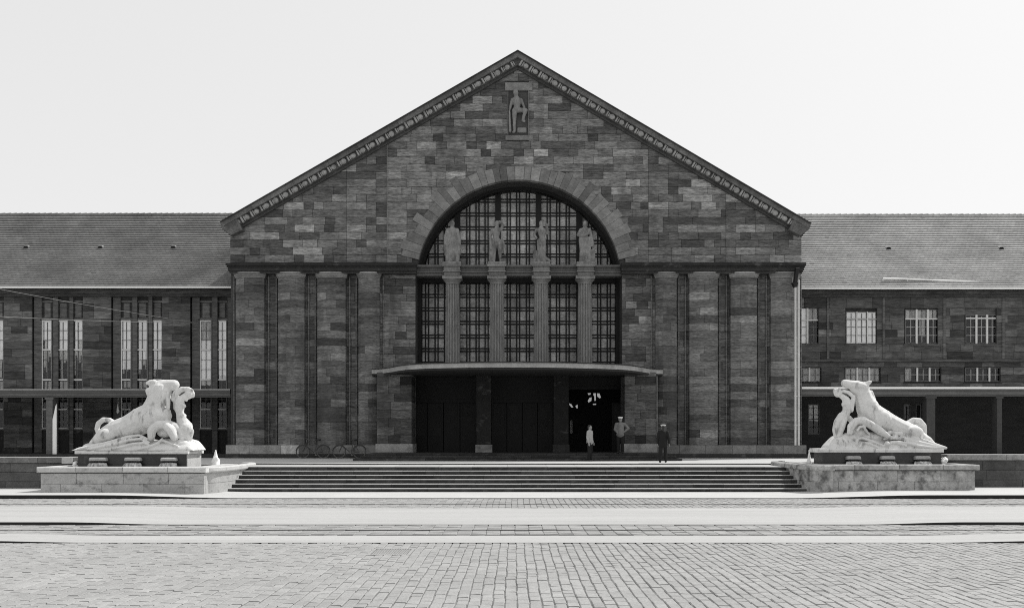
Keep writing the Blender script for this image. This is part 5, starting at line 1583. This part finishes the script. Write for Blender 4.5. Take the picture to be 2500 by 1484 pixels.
def person(loc, yaw, scale, label, arms, legs, jm, tm, cap, hair=True, coat=.78):
    p = empty('person', loc, label, 'person', None, yaw)
    p.scale = (scale,)*3
    # body faces -Y; one continuous skin
    b = MB()
    b.ball((0, 0, 1.625), .078, .098, .115, 14, 10)
    b.ball((0, -.035, 1.565), .056, .062, .05, 10, 8)                                   # jaw
    b.chain([(0, -.098, 1.625, .014), (0, -.112, 1.598, .016)], 6)                        # nose
    for s in (-1, 1):
        b.ball((s*.031, -.088, 1.635), .013, .01, .009, 6, 5); b.ball((s*.08, .005, 1.61), .012, .022, .033, 6, 5)
    b.ball((0, -.094, 1.566), .024, .012, .008, 6, 5)
    b.chain([(0, .01, 1.54, .052), (0, .005, 1.46, .058)], 10)
    b.chain([(-.13, 0, 1.41, .075), (.13, 0, 1.41, .075)]); b.chain([(0, 0, 1.36, .135), (0, 0, 1.2, .13), (0, 0, 1.06, .125), (0, 0, .95, .14)], 12)
    for s in (0, 1):
        sh, el, wr, side = arms[s]
        b.chain([tuple(sh) + (.056,), tuple(el) + (.043,), tuple(wr) + (.03,)], 8)
        hand_chain(b, wr, Vector(wr) - Vector(el), side)
        hp, kn, an, to = legs[s]
        b.chain([tuple(hp) + (.088,), tuple(kn) + (.058,), tuple(an) + (.042,)], 8)
        b.chain([(an[0], an[1], .05, .04), tuple(to) + (.033,)], 8)
    body = sculpt(b, 'body', M['skin'], p, .0085, 1, local=True)
    j = MB()
    j.chain([(-.15, .0, 1.405, .085), (.15, 0, 1.405, .085)]); j.chain([(0, .0, 1.36, .158), (0, .005, 1.2, .158), (0, .0, 1.04, .16), (0, .0, .93, .172), (0, 0, coat + .16, .175)], 14)
    for s in (-1, 1): j.chain([(s*.07, 0, 1.3, .12), (s*.075, 0, 1.1, .115), (s*.075, 0, coat + .12, .12)], 10)
    for s in (0, 1):
        sh, el, wr, _ = arms[s]
        w2 = Vector(el) + (Vector(wr) - Vector(el))*.93
        j.chain([tuple(sh) + (.078,), tuple(el) + (.063,), tuple(w2) + (.048,)], 10)
    j.chain([(0, .01, 1.47, .07), (0, .01, 1.44, .085)], 10)
    sculpt(j, 'jacket', jm, p, .014, 3, local=True)
    t = MB()
    t.ball((0, 0, .9), .165, .125, .13)
    for s in (0, 1):
        hp, kn, an, to = legs[s]
        t.chain([tuple(hp) + (.105,), tuple(kn) + (.083,), (an[0], an[1], .1, .073)], 10)
    sculpt(t, 'trousers', tm, p, .014, 3, local=True)
    for s in (0, 1):
        an, to = legs[s][2], legs[s][3]
        q = MB(); q.chain([(an[0], an[1] + .02, .048, .046), (an[0]*.5 + to[0]*.5, an[1]*.5 + to[1]*.5, .046, .044), (to[0], to[1], .04, .038)], 8)
        q.box(an[0] - .04, an[0] + .04, an[1] - .03, an[1] + .055, .001, .03)
        sculpt(q, 'shoe', M['shoe'], p, .012, 1, local=True)
    if hair:
        h = MB(); h.ball((0, .022, 1.655), .088, .1, .1, 12, 8); h.ball((0, .05, 1.6), .078, .07, .08, 10, 8); sculpt(h, 'hair', M['hair'], p, .014, 1, local=True)
    if cap:
        h = MB(); h.lathe([(.092, 1.66), (.096, 1.69), (.125, 1.725), (.118, 1.745), (.04, 1.76)], 0, .005, 20, cap=True)
        h.lathe([(.0925, 1.658), (.0005, 1.657)], 0, .005, 20, cap=False)
        co = h.build('cap', cap, p, local=True, smooth=True)
        v = MB(); v.plan([(-.075, -.075), (.075, -.075), (.06, -.14), (.0, -.165), (-.06, -.14)], 1.652, 1.66); v.build('cap_peak', M['shoe'], co, local=True)
    return p
SH = lambda s: (s*.19, 0, 1.41)
stand = [((-.09, 0, .9), (-.1, -.01, .49), (-.1, .02, .07), (-.12, -.17, .04)), ((.09, 0, .9), (.1, -.01, .49), (.11, .02, .07), (.13, -.17, .04))]
stride = [((-.09, 0, .9), (-.11, -.10, .5), (-.12, -.10, .07), (-.14, -.29, .04)), ((.09, 0, .9), (.12, .02, .49), (.14, .14, .07), (.16, -.05, .04))]
down = lambda s: (SH(s), (s*.245, .02, 1.13), (s*.25, -.05, .88), (0, -1, 0))
y1, y2, y3 = 42.95, 45.1, 40.75
person((X(1440, y1), y1, ZT + .002), R(62), .985, 'bareheaded dark haired man in a pale jacket and dark trousers, standing below the entrance steps', [down(-1), (SH(1), (.25, .05, 1.14), (.25, -.06, .9), (0, -1, 0))], stand, M['jacket_pale'], M['trouser'], None, True)
person((X(1514.5, y2), y2, ZPF + .002), R(-14), 1.04, 'man in white cap and grey work jacket, elbow out, standing under the canopy', [(SH(-1), (-.26, -.02, 1.14), (-.13, -.2, 1.02), (0, 0, 1)), (SH(1), (.39, .05, 1.2), (.21, -.04, 1.04), (0, -1, 0))], stand, M['jacket_grey'], M['trouser'], M['cap_white'], True, .74)
person((X(1619, y3), y3, ZT + .002), R(172), .975, 'man in dark suit and peaked cap seen from behind, walking on the terrace', [(SH(-1), (-.26, .06, 1.14), (-.27, .02, .89), (0, -1, 0)), down(1)], stride, M['suit'], M['suit'], M['cap_grey'], True, .70)
